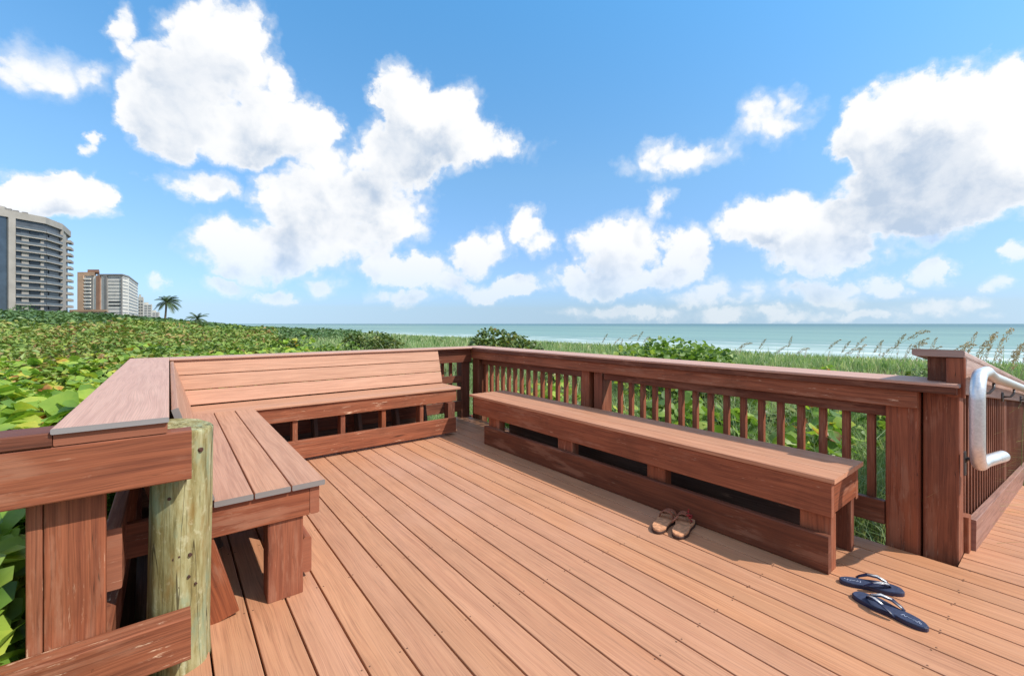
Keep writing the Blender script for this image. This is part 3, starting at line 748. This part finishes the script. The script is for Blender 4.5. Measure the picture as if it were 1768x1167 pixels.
keep = ~((x < 3.45) & (y < 5.15)) & ~((y < .55) & (x < 13) & (y > -1.8)) & (y > -3) & (x > .6 + .12 * (y - 5)) & (clump > -.16)
x, y, rr, clump = x[keep], y[keep], rr[keep], clump[keep]
far = sst(rr, 5, 16)
hh = RNG.uniform(.55, 1.05, len(x)) * (.85 + .9 * clump) * (1 - .34 * far)
V, F, rn = blades(x, y, ground_h(x, y) - .05, hh, RNG.uniform(.0025, .0055, len(x)) * np.maximum(1, rr / 7), RNG.uniform(.15, 1.1, len(x)))
n_ = len(x); pick = RNG.random(n_) < .035
V2, F2, rn2 = blades(x[pick], y[pick], ground_h(x[pick], y[pick]) - .05, RNG.uniform(.95, 1.3, pick.sum()), RNG.uniform(.002, .004, pick.sum()) * np.maximum(1, rr[pick] / 7), RNG.uniform(.1, .6, pick.sum()))
F = np.vstack([F, F2 + len(V)]); V = np.vstack([V, V2]); rn = np.concatenate([rn, .5 + .5 * rn2])
tag(tri_mesh('dune_grass', V, F, rn, M['grass']), 'green and straw-coloured dune grass growing beyond the right railing', 'grass', kind='stuff')
x, y, rr, a = polar(42000, 26, 150, -2, 92)
keep = (shore_x(y) - x > 44 + 6 * fbm(x * .1, y * .1))
x, y, rr = x[keep], y[keep], rr[keep]
V, F, rn = blades(x, y, ground_h(x, y) - .05, RNG.uniform(.38, .8, len(x)), .0011 * rr, RNG.uniform(.1, .5, len(x)))
tag(tri_mesh('far_dune_grass', V, F, rn, M['grass']), 'distant pale green dune grass running down towards the beach', 'grass', kind='stuff')

def shrub(name, label, cat, c, rx, ry, h, n, size, m, kind='round', group=None, lobes=7, zb=None, stems=6):
    gz = float(ground_h(np.array([c[0]]), np.array([c[1]]))[0]) if zb is None else zb
    e = empty(name, (c[0], c[1], gz), label, cat, group)
    pts = []
    L = [(random.uniform(-.7, .7), random.uniform(-.7, .7), random.uniform(.45, .8), random.uniform(.3, .5)) for _ in range(lobes)] + [(0, 0, .7, .5)]
    per = n // len(L)
    for (lx, ly, lz, lr) in L:
        d = RNG.normal(0, 1, (per, 3)); d /= np.linalg.norm(d, axis=1)[:, None]
        q = d * (lr * RNG.uniform(.55, 1.05, per) ** .6)[:, None]
        pts.append(np.stack([(lx + q[:, 0]) * rx, (ly + q[:, 1]) * ry, np.maximum(.03, (lz * .8 + q[:, 2] * .75)) * h], 1))
    Pn = np.vstack(pts)
    V, F, rn = scatter(Pn, RNG.uniform(.7, 1.2, len(Pn)) * size, kind, .8)
    tri_mesh('foliage', V, F, rn, m, parent=e, smooth=(kind == 'round'))
    b_ = MB()
    for i in range(stems):
        lx, ly, lz, lr = L[i % len(L)]
        b_.tube([(random.uniform(-.08, .08), random.uniform(-.08, .08), -.05), (lx * rx * .4, ly * ry * .4, lz * h * .4), (lx * rx * .9, ly * ry * .9, lz * h * .85)], [.02, .014, .006], 6)
    b_.build('stem', M['bark'], e, local=True)
    return e
shrub('sea_grape_shrub', 'bright green sea grape shrub rising above the middle of the right railing cap', 'shrub', az(1150, 8.8), 1.5, 1.5, 1.42, 2800, .115, M['bright'], lobes=10)
shrub('sea_grape_shrub', 'dark olive shrub just beyond the far corner of the railings', 'shrub', az(868, 14), 1.35, 1.35, 1.46, 1800, .11, M['darkbush'], lobes=9)
shrub('sea_grape_shrub', 'dark rounded shrub on the skyline above the back bench, against the sea', 'shrub', az(648, 22), 1.6, 1.5, 1.42, 1700, .13, M['darkbush'], lobes=9)
shrub('sea_grape_shrub', 'low bright-leaved shrub seen between balusters above the middle of the backless bench', 'shrub', (4.75, 2.9), .9, .8, .95, 420, .15, M['bright'], lobes=6)
shrub('sea_grape_shrub', 'low yellow-green shrub seen between balusters above the near end of the backless bench', 'shrub', (4.3, 1.55), .55, .65, .85, 230, .15, M['bright'], lobes=5)
shrub('sea_grape_shrub', 'rusty low shrub behind the far balusters next to the railing corner', 'shrub', (4.4, 5.0), .8, 1.1, .95, 520, .13, M['grape'], lobes=6)
shrub('sea_grape_shrub', 'medium green shrub in the grass left of the skyline shrub', 'shrub', az(560, 15), 1.5, 1.2, 1.1, 1100, .12, M['bright'], lobes=8)
shrub('sea_grape_shrub', 'wide dark green shrub behind the left half of the plank backrest', 'shrub', az(420, 24), 3.2, 2.4, 1.35, 2200, .16, M['darkbush'], lobes=12)

rs_ = random.Random(11)
kinds = [('low olive shrub among the dune grass', 'darkbush', 'round'), ('small fresh green leafy plant among the dune grass', 'bright', 'round'), ('rusty leafed sea grape sprig low in the dune grass', 'grape', 'round')]
for i in range(16):
    k = i % 3; rr0 = rs_.uniform(4.6, 12); a0 = math.radians(rs_.uniform(38, 80)); x0, y0 = rr0 * math.sin(a0), rr0 * math.cos(a0)
    if x0 < 4.0: x0 = 4.0 + rs_.random() * .6
    e = shrub('dune_plant', kinds[k][0] + ' beyond the right railing', 'plant', (x0, y0), rs_.uniform(.35, .8), rs_.uniform(.35, .7), rs_.uniform(.65, .95), 240, rs_.uniform(.09, .14), M[kinds[k][1]], kinds[k][2], group=kinds[k][0].split(' among')[0].split(' low in')[0] + 's in the dune grass', lobes=5, stems=4)
    if i % 3 == 2 and rr0 > 9: e.scale = (1, 1, .8)

# sea oats
OATH = {}
def oat(h, bend, seed):
    rs = random.Random(seed); e = bpy.data.objects.new('sea_oat', None); COL.objects.link(e)
    e.empty_display_size = .1
    b_ = MB(); pts = []
    for i in range(12):
        u = i / 11; pts.append((bend * u ** 3 * .6, 0, h * (u - .10 * bend * u ** 4)))
    b_.tube(pts, [.0035 - .0018 * i / 11 for i in range(12)], 5); b_.build('stalk', M['stalk'], e, local=True)
    top = Vector(pts[-1]); th0 = .25 + bend * .8; L = .30; Q = []; p = top.copy(); side_ = []
    for i in range(90):
        u = i / 89; th = th0 + bend * 1.3 * u * u
        p = p + Vector((math.sin(th), 0, math.cos(th))) * (L / 89)
        sp = .019 * math.sin(math.pi * (u * .88 + .1)) + .003
        Q.append((p.x + rs.uniform(-sp, sp * 1.5), rs.uniform(-sp, sp), p.z + rs.uniform(-sp * 1.9, sp)))
    OATH[id(e)] = max(q[2] for q in Q)
    V, F, rn = scatter(np.array(Q), .024, 'oval', .3, None, np.array([[0.0, 1, .2]]).repeat(len(Q), 0))
    tri_mesh('seed_head', V, F, rn, M['seed'], parent=e)
    return e
protos = [oat(1.25, .25, 1), oat(1.3, .5, 2), oat(1.15, .75, 3), oat(1.4, .05, 4)]
HTS = [OATH[id(o)] for o in protos]
spots = [(1032, 577, 12), (1046, 580, 12), (1060, 574, 13), (1092, 572, 12), (1097, 579, 12), (1318, 592, 9), (1358, 580, 9), (1300, 586, 10), (1404, 585, 8.5), (1412, 596, 8), (1440, 582, 8.5), (1455, 584, 8.5), (1427, 603, 8), (1494, 586, 8), (1507, 572, 8), (1526, 573, 7.5), (1534, 582, 7), (1540, 590, 7), (1553, 595, 7), (1562, 592, 7), (1572, 590, 7), (1595, 578, 7), (1645, 588, 6), (1652, 590, 6.5), (1668, 564, 6), (1672, 580, 5.5), (1685, 590, 6), (1690, 582, 5.5), (1700, 578, 6), (1712, 594, 5.5), (1722, 590, 6), (1730, 588, 5.5), (1742, 600, 5.2), (1752, 580, 5.5), (1762, 592, 5.5), (1770, 602, 5.2), (1780, 590, 5.4), (1658, 575, 5.6), (1678, 585, 5.0), (1696, 572, 5.2), (1706, 586, 5.0), (1717, 576, 5.4), (1735, 578, 5.1), (1748, 584, 4.9), (1758, 574, 5.3), (1764, 608, 4.6), (1740, 618, 4.6), (1640, 594, 6.2), (1516, 590, 7.2), (1548, 584, 7.4), (1580, 596, 7), (1465, 590, 8.2), (1340, 596, 9), (1240, 590, 10), (1275, 594, 10), (1070, 582, 12), (1498, 600, 7.5), (1478, 598, 8), (1385, 598, 9)]
used = set()
spots.sort()
for i, (px, py, d) in enumerate(spots):
    k = i % 4; src = protos[k]
    o = src if k not in used else copy_tree(src)
    used.add(k)
    x_, y_ = az(px, d); gz = float(ground_h(np.array([x_]), np.array([y_]))[0])
    ztop = H - (py - HY) / FPX * d; s_ = max(.55, (ztop - gz) / HTS[k])
    o.location = (x_, y_, gz); o.scale = (1, 1, s_) if False else (s_, s_, s_)
    o.rotation_euler = (0, 0, -T + random.uniform(-.6, .6)); s_ *= random.uniform(.94, 1.02); o.scale = (s_, s_, s_)
    if px < 1200: lab = 'tall sea oat stalk with brown seed head above the bright shrub, against the water'
    elif px < 1480: lab = 'sea oat with brown seed head over the grass along the middle of the right railing'
    elif px < 1620: lab = 'sea oat stalk with drooping seed head against the surf, left of the tall railing end'
    else: lab = 'sea oat stalk with feathery seed head behind the sloping ramp railing cap'
    grp = {0: 'sea oats above the bright shrub', 1: 'sea oats along the middle of the right railing', 2: 'sea oats left of the tall railing end', 3: 'sea oats behind the ramp railing'}[(px >= 1200) + (px >= 1480) + (px >= 1620)]
    tag(o, lab, 'sea oat', grp)

# palms and small tree
def palm(label, px, d, zb, trunk_h, crown, seed):
    rs = random.Random(seed); x_, y_ = az(px, d)
    e = empty('palm_tree', (x_, y_, zb), label, 'palm tree', 'palm trees on the dune')
    b_ = MB(); pts = [(.25 * math.sin(i / 8 * 1.5), .1 * i / 8, trunk_h * i / 8) for i in range(9)]
    b_.tube(pts, [.26, .2, .17, .16, .15, .15, .15, .17, .2], 10); b_.build('trunk', M['bark'], e, local=True)
    top = Vector(pts[-1]); V = []; F = []
    for i in range(30):
        a = rs.uniform(0, 6.283); el = rs.uniform(-.35, 1.25); L = crown * rs.uniform(.8, 1.1)
        dirv = Vector((math.cos(a) * math.cos(el), math.sin(a) * math.cos(el), math.sin(el)))
        side = Vector((-math.sin(a), math.cos(a), 0)); p = top.copy(); v_ = dirv.copy(); prev = p.copy()
        for k in range(14):
            v_ = (v_ + Vector((0, 0, -.105))).normalized(); p = p + v_ * (L / 14)
            for sg in (1, -1):
                ll = L * .30 * math.sin(math.pi * (k + 1.5) / 16)
                tip = p + side * sg * ll * .8 + v_ * ll * .5 + Vector((0, 0, -ll * .45)); n0 = len(V)
                V += [tuple(prev), tuple(p), tuple(tip)]; F.append((n0, n0 + 1, n0 + 2))
            prev = p.copy()
    tri_mesh('crown', V, F, [rs.random() for _ in F], M['palmleaf'], parent=e)
    return e
palm('tall coconut palm standing alone right of the apartment towers', 284, 80, 1.2, 3.9, 2.45, 5)
palm('short palm low on the dune skyline, right of the tall palm', 338, 72, .6, 1.4, 1.9, 6)
shrub('small_tree', 'hazy grey-green round tree in front of the dark glass tower', 'tree', az(48, 105), 4.2, 4, 7.4, 900, .5, M['scrub'], 'oval', zb=-1.0)
shrub('small_tree', 'dark green bushy tree below the tan tower', 'tree', az(140, 110), 5, 4, 4.9, 900, .5, M['scrub'], 'oval', zb=-1.0)

# ---------------------------------------------------------------- buildings
def wall_box(mb, p, q, z0, z1, depth, out=0.0):
    """box whose outer face lies on the plan segment p-q (moved out), extending inwards by depth; inward is left of p->q"""
    p = Vector((p[0], p[1], 0)); q = Vector((q[0], q[1], 0)); d = (q - p).normalized(); nrm = Vector((d.y, -d.x, 0))
    c = nrm * (out - depth / 2)
    mb.board(p + c + Vector((0, 0, (z0 + z1) / 2)), q + c + Vector((0, 0, (z0 + z1) / 2)), depth, z1 - z0, (0, 0, 1), .02)
def sub(p, q, a, b_): return ((p[0] + (q[0] - p[0]) * a, p[1] + (q[1] - p[1]) * a), (p[0] + (q[0] - p[0]) * b_, p[1] + (q[1] - p[1]) * b_))
# outline vertices run so that the outside is to the right of p->q
A0 = ld(-207.5, 161); A1 = ld(-203.4, 177.5); A2 = ld(-201.2, 189); A3 = ld(-206.5, 201); A4 = ld(-219.0, 217); AB = ld(-260, 200)
tw = empty('apartment_tower', (*ld(-225, 190), 0), 'nearest tall apartment tower with dark glass strip and curved balconies at the left edge', 'building')
zt_ = 44.5; fh = 3.13; nf = 14
b = MB(); b.prism([A0, A1, A2, A3, A4, ld(-245, 235), AB], -2, zt_ - .5); b.build('wall', M['glassdim'], tw)
b = MB(); b.prism([ld(-208.0, 159), ld(-202.6, 177.2), ld(-200.2, 189.0), ld(-205.8, 201.6), ld(-218.4, 218), ld(-245, 236.5), ld(-261, 200)], zt_ - .4, zt_ + 2.4); b.build('parapet', M['concrete'], tw)
b = MB(); b.prism([ld(-216, 166), ld(-208.5, 172), ld(-207.5, 180), ld(-215, 190), ld(-225, 190)], zt_ + 2.41, zt_ + 4.6); b.build('penthouse', M['concrete'], tw)
b = MB()
for l_, d_ in ((-208, 182), (-208.5, 185), (-208, 188)): x_, y_ = ld(l_, d_); b.box(x_ - .8, x_ + .8, y_ - .8, y_ + .8, zt_ + 2.41, zt_ + 4.2)
b.build('roof_plant', M['greypier'], tw)
b = MB(); x_, y_ = ld(-211, 172)
b.tube([(x_, y_, zt_ + 4.6), (x_, y_, zt_ + 7.2)], .18, 6); b.tube([(x_ + 1.6, y_, zt_ + 4.6), (x_ + 1.6, y_, zt_ + 7.2)], .18, 6); b.tube([(x_, y_, zt_ + 7), (x_ + 1.6, y_, zt_ + 7)], .18, 6); b.build('antenna_frame', M['greypier'], tw)
b = MB(); wall_box(b, A0, A1, -2, zt_ - .4, .4, .15); b.build('glass_strip', M['glass'], tw)
q = sub(A1, A2, -.02, .17); b = MB(); wall_box(b, *q, -2, zt_ - .4, .8, .9); b.build('pier', M['concrete'], tw)
q = sub(A3, A4, 0.0, .10); b = MB(); wall_box(b, *q, -2, zt_ - .4, .8, 1.0); b.build('pier', M['concrete'], tw)
q = sub(A3, A4, .18, .56); b = MB(); wall_box(b, *q, -2, zt_ - .4, .8, .6); b.build('pier', M['concrete'], tw)
for i in range(nf):
    z0 = -1 + fh * i + .55
    if i < nf - 1 or True:
        b = MB()
        wall_box(b, *sub(A1, A2, .17, 1.02), z0, z0 + .42, 1.2, 1.2); wall_box(b, *sub(A2, A3, .0, 1.0), z0 + .002, z0 + .418, 1.2, 1.19)
        b.build('balcony_slab', M['concrete'], tw)
        b = MB(); wall_box(b, *sub(A1, A2, .17, 1.02), z0 + .45, z0 + 1.35, .08, 1.1); wall_box(b, *sub(A2, A3, .0, 1.0), z0 + .45, z0 + 1.35, .08, 1.09); b.build('balcony_railing', M['rail'], tw)
        b = MB(); wall_box(b, *sub(A3, A4, .62, 1.04), z0, z0 + 1.2, 1.6, 2.0); b.build('balcony_slab', M['concrete'], tw)
        if i < nf - 2:
            b = MB(); wall_box(b, *sub(A1, A2, .36, .56), z0 + .43, z0 + fh, .3, .32); b.build('wall_panel', M['concrete'], tw)
            b = MB(); wall_box(b, *sub(A1, A2, .90, 1.0), z0 + .43, z0 + fh, .3, .30); b.build('wall_panel', M['concrete'], tw)
        if i % 4 != 1:
            b = MB(); wall_box(b, *sub(A1, A2, .60, .86), z0 + .7, z0 + fh - .2, .2, .25); b.build('window', M['glassdark'], tw)
        if i % 5 in (2, 4):
            b = MB(); wall_box(b, *sub(A1, A2, .20, .33), z0 + 1.1, z0 + fh - .2, .2, .35); b.build('window', M['glassdark'], tw)
            b = MB(); wall_box(b, *sub(A2, A3, .3, .9), z0 + 1.1, z0 + fh - .2, .2, .25); b.build('window', M['glassdark'], tw)
# second tower
B = [ld(-352, 352), ld(-331, 352), ld(-322, 352), ld(-311, 356), ld(-298, 350), ld(-283, 352), ld(-290, 366), ld(-318, 440), ld(-372, 420)]
D2 = 352.0
t2 = empty('apartment_tower', (*ld(-325, 385), 0), 'tan and white apartment tower with brown vertical stripes, second from the left', 'building')
def xl(px, d=D2): return ld((px - CX) / FPX * d, d)
p0, p1, p2, p3 = xl(134), xl(184), xl(211), xl(222, 366)
p4 = xl(238, 430); p5 = ld(-400, 440)
b = MB(); b.prism([p0, p1, p2, p3, p4, p5], -3, 39.6); b.build('wall', M['white'], t2)
b = MB(); b.prism([xl(133.5, 351.5), xl(163, 351.5), xl(166, 372), xl(134, 372)], 39.62, 42.5); b.build('roof_block', M['tanwall'], t2)
b = MB(); b.prism([xl(151, 354), xl(171, 354), xl(172, 368), xl(152, 368)], 42.52, 44.8); b.build('roof_block', M['browntop'], t2)
b = MB(); b.prism([xl(168, 351.2), xl(211.6, 351.2), xl(222.6, 365.5), xl(239, 431), xl(232, 434), xl(168, 374)], 39.61, 40.9); b.build('parapet', M['greypier'], t2)
for a_, b__, m_, o_ in ((136, 146, 'tanwall', 1.2), (158.5, 161, 'greypier', .4), (167.5, 174, 'browntop', .9), (181.5, 186, 'greypier', 1.0), (209.5, 211, 'greypier', .6)):
    b = MB(); wall_box(b, xl(a_), xl(b__), -3, 39.6, 1.0, o_); b.build('pier', M[m_], t2)
for i in range(14):
    z0 = .2 + 2.78 * i
    b = MB(); wall_box(b, xl(147), xl(158), z0, z0 + 1.1, 1.2, 1.3); b.build('balcony_slab', M['white'], t2)
    b = MB(); wall_box(b, xl(148), xl(157), z0 + 1.25, z0 + 2.6, .2, .12); b.build('window', M['pane'], t2)
    b = MB(); wall_box(b, xl(187), xl(209), z0 + 1.35, z0 + 2.0, .2, .12); b.build('window', M['pane'], t2)
    b = MB(); wall_box(b, *sub(p2, p3, .08, .86), z0 + 1.35, z0 + 2.0, .2, .12); b.build('window', M['pane'], t2)
    b = MB(); wall_box(b, *sub(p3, p4, .02, .98), z0 + 1.2, z0 + 2.2, .3, .13); b.build('window_band', M['pane'], t2)
    if i in (5, 6): b = MB(); wall_box(b, xl(188), xl(208), z0 + 1.1, z0 + 2.3, .25, .2); b.build('window', M['glassdark'], t2)
for k, (px0, px1, d_, zt2, lab) in enumerate(((238.5, 247.5, 440, 28, 'narrow white apartment block peeking out right of the tan tower'), (248, 262, 560, 26, 'small far white apartment block between the tan tower and the tall palm'), (262, 275, 700, 20, 'lowest and farthest pale block, just left of the tall palm'))):
    e = empty('apartment_block', (*xl(px0 + 4, d_ + 8), 0), lab, 'building', None)
    zt3 = zt2 * (1 if k == 0 else 1); a_, c_ = xl(px0, d_), xl(px1, d_)
    b = MB(); b.prism([a_, c_, xl(px1 + 1, d_ + 26), xl(px0 + 1, d_ + 26)], -3, zt3); b.build('wall', M['white'], e)
    b = MB(); b.prism([xl(px0 + 1, d_ + 3), xl(px0 + (px1 - px0) * .6, d_ + 3), xl(px0 + (px1 - px0) * .6, d_ + 12), xl(px0 + 1, d_ + 12)], zt3 + .01, zt3 + 2.6); b.build('roof_block', M['cream'], e)
    for i in range(int((zt3 - 2) / 3)):
        for s0, s1 in ((.1, .42), (.56, .9)):
            b = MB(); wall_box(b, *sub(a_, c_, s0, s1), 1 + 3 * i + 1, 1 + 3 * i + 2.3, .3, .12); b.build('window', M['pane'], e)
lb = empty('low_building', (*xl(150, 215), 0), 'long low pale pavilion with brown fascia in front of the tan tower', 'building')
b = MB(); b.prism([xl(121, 212), xl(183, 212), xl(186, 222), xl(121, 222)], -2, 6.9); b.build('wall', M['cream'], lb)
b = MB(); b.prism([xl(120, 211), xl(184, 211), xl(187, 223), xl(120, 223)], 6.91, 8.0); b.build('roof', M['tanwall'], lb)
for i in range(8):
    b = MB(); wall_box(b, xl(124 + i * 7.3, 212), xl(128.5 + i * 7.3, 212), 3.6, 6.2, .3, .12); b.build('window', M['glassdark'], lb)

# ---------------------------------------------------------------- light, sky, camera
KX, KY = -.52, .80
sun = bpy.data.lights.new('sun', 'SUN'); so = bpy.data.objects.new('sun', sun); COL.objects.link(so)
sun.energy = 4.35; sun.angle = math.radians(.53); sun.color = (1, .94, .85)
so.rotation_euler = Vector((KX, KY, -1)).to_track_quat('-Z', 'Y').to_euler(); so.location = (5, -6, 9)
world = bpy.data.worlds.new('World'); sc.world = world; world.use_nodes = True
t = NT(world.node_tree)
g0 = t.vmath('NORMALIZE', t.new('ShaderNodeTexCoord').outputs['Generated']); s0 = t.new('ShaderNodeSeparateXYZ', ins={0: g0})
sv = t.new('ShaderNodeCombineXYZ', ins={0: s0.outputs[0], 1: s0.outputs[1], 2: t.math('MAXIMUM', s0.outputs[2], .035)}).outputs[0]
sky = t.new('ShaderNodeTexSky', sky_type='NISHITA'); t.l.new(sv, sky.inputs[0]); sky.sun_disc = False
sky.sun_elevation = math.atan(1 / math.hypot(KX, KY)); sky.sun_rotation = math.atan2(-KX, -KY)
sky.air_density = 1.0; sky.dust_density = .6; sky.ozone_density = 2.5; sky.altitude = 0
gen = t.new('ShaderNodeTexCoord').outputs['Generated']
nv = t.vmath('NORMALIZE', gen)
# domain warp makes the ragged cumulus outline
wn = t.new('ShaderNodeTexNoise', ins={'Vector': nv, 'Scale': 7.0, 'Detail': 7.0, 'Roughness': .62}).outputs[1]
wv = t.vmath('ADD', nv, t.vmath('MULTIPLY', t.vmath('SUBTRACT', wn, (.5, .5, .5)), (.17, .17, .13)))
sp = t.new('ShaderNodeSeparateXYZ', ins={0: wv})
azm = t.math('ARCTAN2', sp.outputs[0], sp.outputs[1])          # from +Y towards +X
hor = t.math('SQRT', t.math('ADD', t.math('MULTIPLY', sp.outputs[0], sp.outputs[0]), t.math('MULTIPLY', sp.outputs[1], sp.outputs[1])))
elv = t.math('ARCTAN2', sp.outputs[2], hor)
clouds = [(380, 110, 95, 80, 1), (330, 180, 110, 60, .9), (455, 165, 60, 65, .9), (262, 215, 70, 50, 1), (430, 240, 100, 48, 1), (520, 215, 60, 50, 1), (215, 55, 36, 40, .6), (290, 120, 70, 40, .7),
          (40, 112, 90, 50, .45), (150, 130, 60, 30, .4), (150, 243, 26, 15, .7),
          (700, 190, 55, 62, 1), (760, 225, 95, 62, 1), (680, 275, 90, 55, 1), (825, 252, 62, 34, .9), (565, 290, 70, 45, .55), (640, 345, 115, 60, .85), (540, 350, 95, 60, .95), (450, 432, 115, 50, 1.0), (580, 410, 140, 55, .85), (680, 370, 80, 55, .62), (350, 318, 75, 36, .75),
          (100, 342, 95, 40, .95), (150, 325, 52, 36, 1), (30, 348, 60, 32, .9), (490, 510, 40, 20, .8), (570, 490, 40, 28, .45), (255, 495, 25, 14, .7),
          (700, 465, 80, 28, .85), (830, 440, 50, 42, .95), (922, 402, 42, 42, .8), (942, 425, 40, 24, .8), (865, 500, 72, 24, .95), (760, 480, 70, 24, .5),
          (1065, 430, 78, 55, 1), (1035, 488, 100, 32, 1), (1175, 450, 46, 56, 1), (1120, 482, 80, 30, .9),
          (1170, 268, 80, 30, .5), (1330, 190, 58, 52, .5), (1250, 255, 60, 22, .3),
          (1535, 232, 112, 84, 1.5), (1650, 225, 130, 88, 1.5), (1600, 315, 190, 82, 1.4), (1740, 270, 110, 95, 1.4), (1335, 388, 100, 54, 1.15), (1425, 432, 115, 46, 1.1), (1495, 375, 140, 50, 1.05),
          (1545, 485, 56, 24, .85), (1620, 465, 46, 28, .75), (1390, 500, 80, 24, .7), (1235, 510, 80, 24, .6), (1480, 522, 40, 22, .5), (1610, 530, 80, 18, .6), (1745, 480, 46, 24, .8), (1755, 430, 40, 24, .8), (1715, 548, 34, 12, .6), (1745, 352, 50, 30, .7), (1080, 545, 120, 14, .6), (1300, 542, 160, 14, .6), (1500, 545, 90, 12, .6), (1215, 515, 110, 26, .6), (1440, 505, 90, 26, .6), (1680, 520, 70, 20, .55), (390, 495, 50, 18, .5), (700, 505, 60, 16, .5), (1140, 350, 20, 26, .4), (925, 258, 24, 18, .3)]
extra = [(122, 33, 30, 16, 1.2), (165, 22, 30, 14, 1.1), (215, 30, 34, 18, 1.2), (262, 20, 28, 13, 1.1), (300, 32, 22, 14, 1.1), (180, 62, 60, 16, 1.2), (60, 72, 50, 12, 1.1), (300, 66, 50, 12, 1)]  # unseen clouds behind and overhead, added to whiten the ambient light
def cloud_field(da, de):
    A = t.math('ADD', azm, da); E = t.math('ADD', elv, de); f_ = None
    def addcl(f_, a0, e0, ra, re, wt):
        dx = t.math('MULTIPLY', t.math('SUBTRACT', A, a0), 1 / ra); dy = t.math('MULTIPLY', t.math('SUBTRACT', E, e0), 1 / re)
        d2 = t.math('MULTIPLY_ADD', dx, dx, t.math('MULTIPLY', dy, dy))
        f = t.math('MULTIPLY_ADD', d2, -wt * .62, wt)
        return f if f_ is None else t.new('ShaderNodeMath', operation='SMOOTH_MAX', ins={0: f_, 1: f, 2: .10}).outputs[0]
    for (px, py, rx, ry, wt) in clouds:
        u = (px - CX) / FPX; ca = math.cos(math.atan(u))
        f_ = addcl(f_, math.atan(u) + T, math.atan((HY - py) / FPX * ca), rx * .94 / FPX * ca * ca, ry * .94 / FPX * ca, wt)
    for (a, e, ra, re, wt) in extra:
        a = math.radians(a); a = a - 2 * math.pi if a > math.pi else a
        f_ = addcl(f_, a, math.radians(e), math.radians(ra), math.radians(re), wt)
    return t.math('MAXIMUM', f_, -1.2)
def billow(v):
    a = t.noise(v, 8, 6, .6); c_ = t.noise(v, 24, 4, .6)
    vo = t.new('ShaderNodeTexVoronoi', feature='F1', ins={'Vector': v, 'Scale': 14.0, 'Detail': 2.0, 'Roughness': .5, 'Lacunarity': 2.3}).outputs['Distance']
    x_ = t.math('MULTIPLY_ADD', t.math('SUBTRACT', a, .5), 1.25, t.math('MULTIPLY', t.math('SUBTRACT', c_, .5), .35))
    return t.math('ADD', x_, t.math('MULTIPLY', t.math('SUBTRACT', .42, vo), .55))
nvw = t.vmath('ADD', nv, t.vmath('MULTIPLY', t.vmath('SUBTRACT', wn, (.5, .5, .5)), (.05, .05, .05)))
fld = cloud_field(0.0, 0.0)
dens = t.math('ADD', t.math('ADD', fld, billow(nvw)), .26)
# density a little way towards the sun decides how much of its light reaches the cloud here
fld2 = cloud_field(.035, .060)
dens2 = t.math('ADD', t.math('ADD', fld2, .26), billow(t.vmath('ADD', nvw, (.012, -.028, .050))))
hard = t.math('MULTIPLY', t.ss(dens, .16, .54), t.ss(fld, .0, .4))
soft = t.math('MULTIPLY', t.ss(dens, -.05, .8), .75)
alpha = t.math('MAXIMUM', hard, soft)
occ = t.ss(dens2, .30, 1.35); edge = t.ss(dens, .25, .8)
mott = t.ss(t.noise(nvw, 13, 5, .6), .35, .68, .55, 1.25)
shade = t.math('MULTIPLY', t.math('MULTIPLY', t.math('MULTIPLY', occ, edge), mott), .88, clamp=True)
eh = t.math('ARCTAN2', t.new('ShaderNodeSeparateXYZ', ins={0: nv}).outputs[2], 1.0)
alpha = t.math('MULTIPLY', alpha, t.ss(eh, .0, .20, .50, 1.0))
ccol = t.mix(shade, (1.0, 1.0, 1.0, 1), (.52, .62, .76, 1))
elr = t.math('ARCTAN2', t.new('ShaderNodeSeparateXYZ', ins={0: nv}).outputs[2], t.math('SQRT', t.math('SUBTRACT', 1.0, t.math('POWER', t.new('ShaderNodeSeparateXYZ', ins={0: nv}).outputs[2], 2.0))))
gain = t.ramp(t.mr(elr, 0, .7), [(0, (.56, .70, 1.02, 1)), (.06, (.56, .72, 1.06, 1)), (.2, (.72, .86, 1.06, 1)), (.45, (.86, 1.16, 1.24, 1)), (1, (.76, 1.55, 1.74, 1))])
bgs = t.new('ShaderNodeBackground', ins={0: t.vmath('MULTIPLY', sky.outputs[0], gain), 1: .15})
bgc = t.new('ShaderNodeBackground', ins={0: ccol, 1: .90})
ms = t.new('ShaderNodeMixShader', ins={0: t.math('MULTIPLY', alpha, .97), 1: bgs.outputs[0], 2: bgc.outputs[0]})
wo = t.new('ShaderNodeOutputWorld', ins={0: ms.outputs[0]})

world.cycles.sampling_method = 'MANUAL'; world.cycles.sample_map_resolution = 512
cam = bpy.data.cameras.new('camera'); co = bpy.data.objects.new('camera', cam); COL.objects.link(co)
cam.sensor_width = 36; cam.lens = FPX / 1768 * 36; cam.shift_y = -(583.5 - HY) / 1768; cam.clip_start = .05; cam.clip_end = 90000
co.location = (0, 0, H); co.rotation_euler = (math.radians(90), 0, -T)
sc.camera = co
sc.view_settings.view_transform = 'Standard'; sc.view_settings.look = 'None'; sc.view_settings.gamma = 1; sc.view_settings.exposure = 0.2
sc.cycles.max_bounces = 6; sc.cycles.transparent_max_bounces = 8
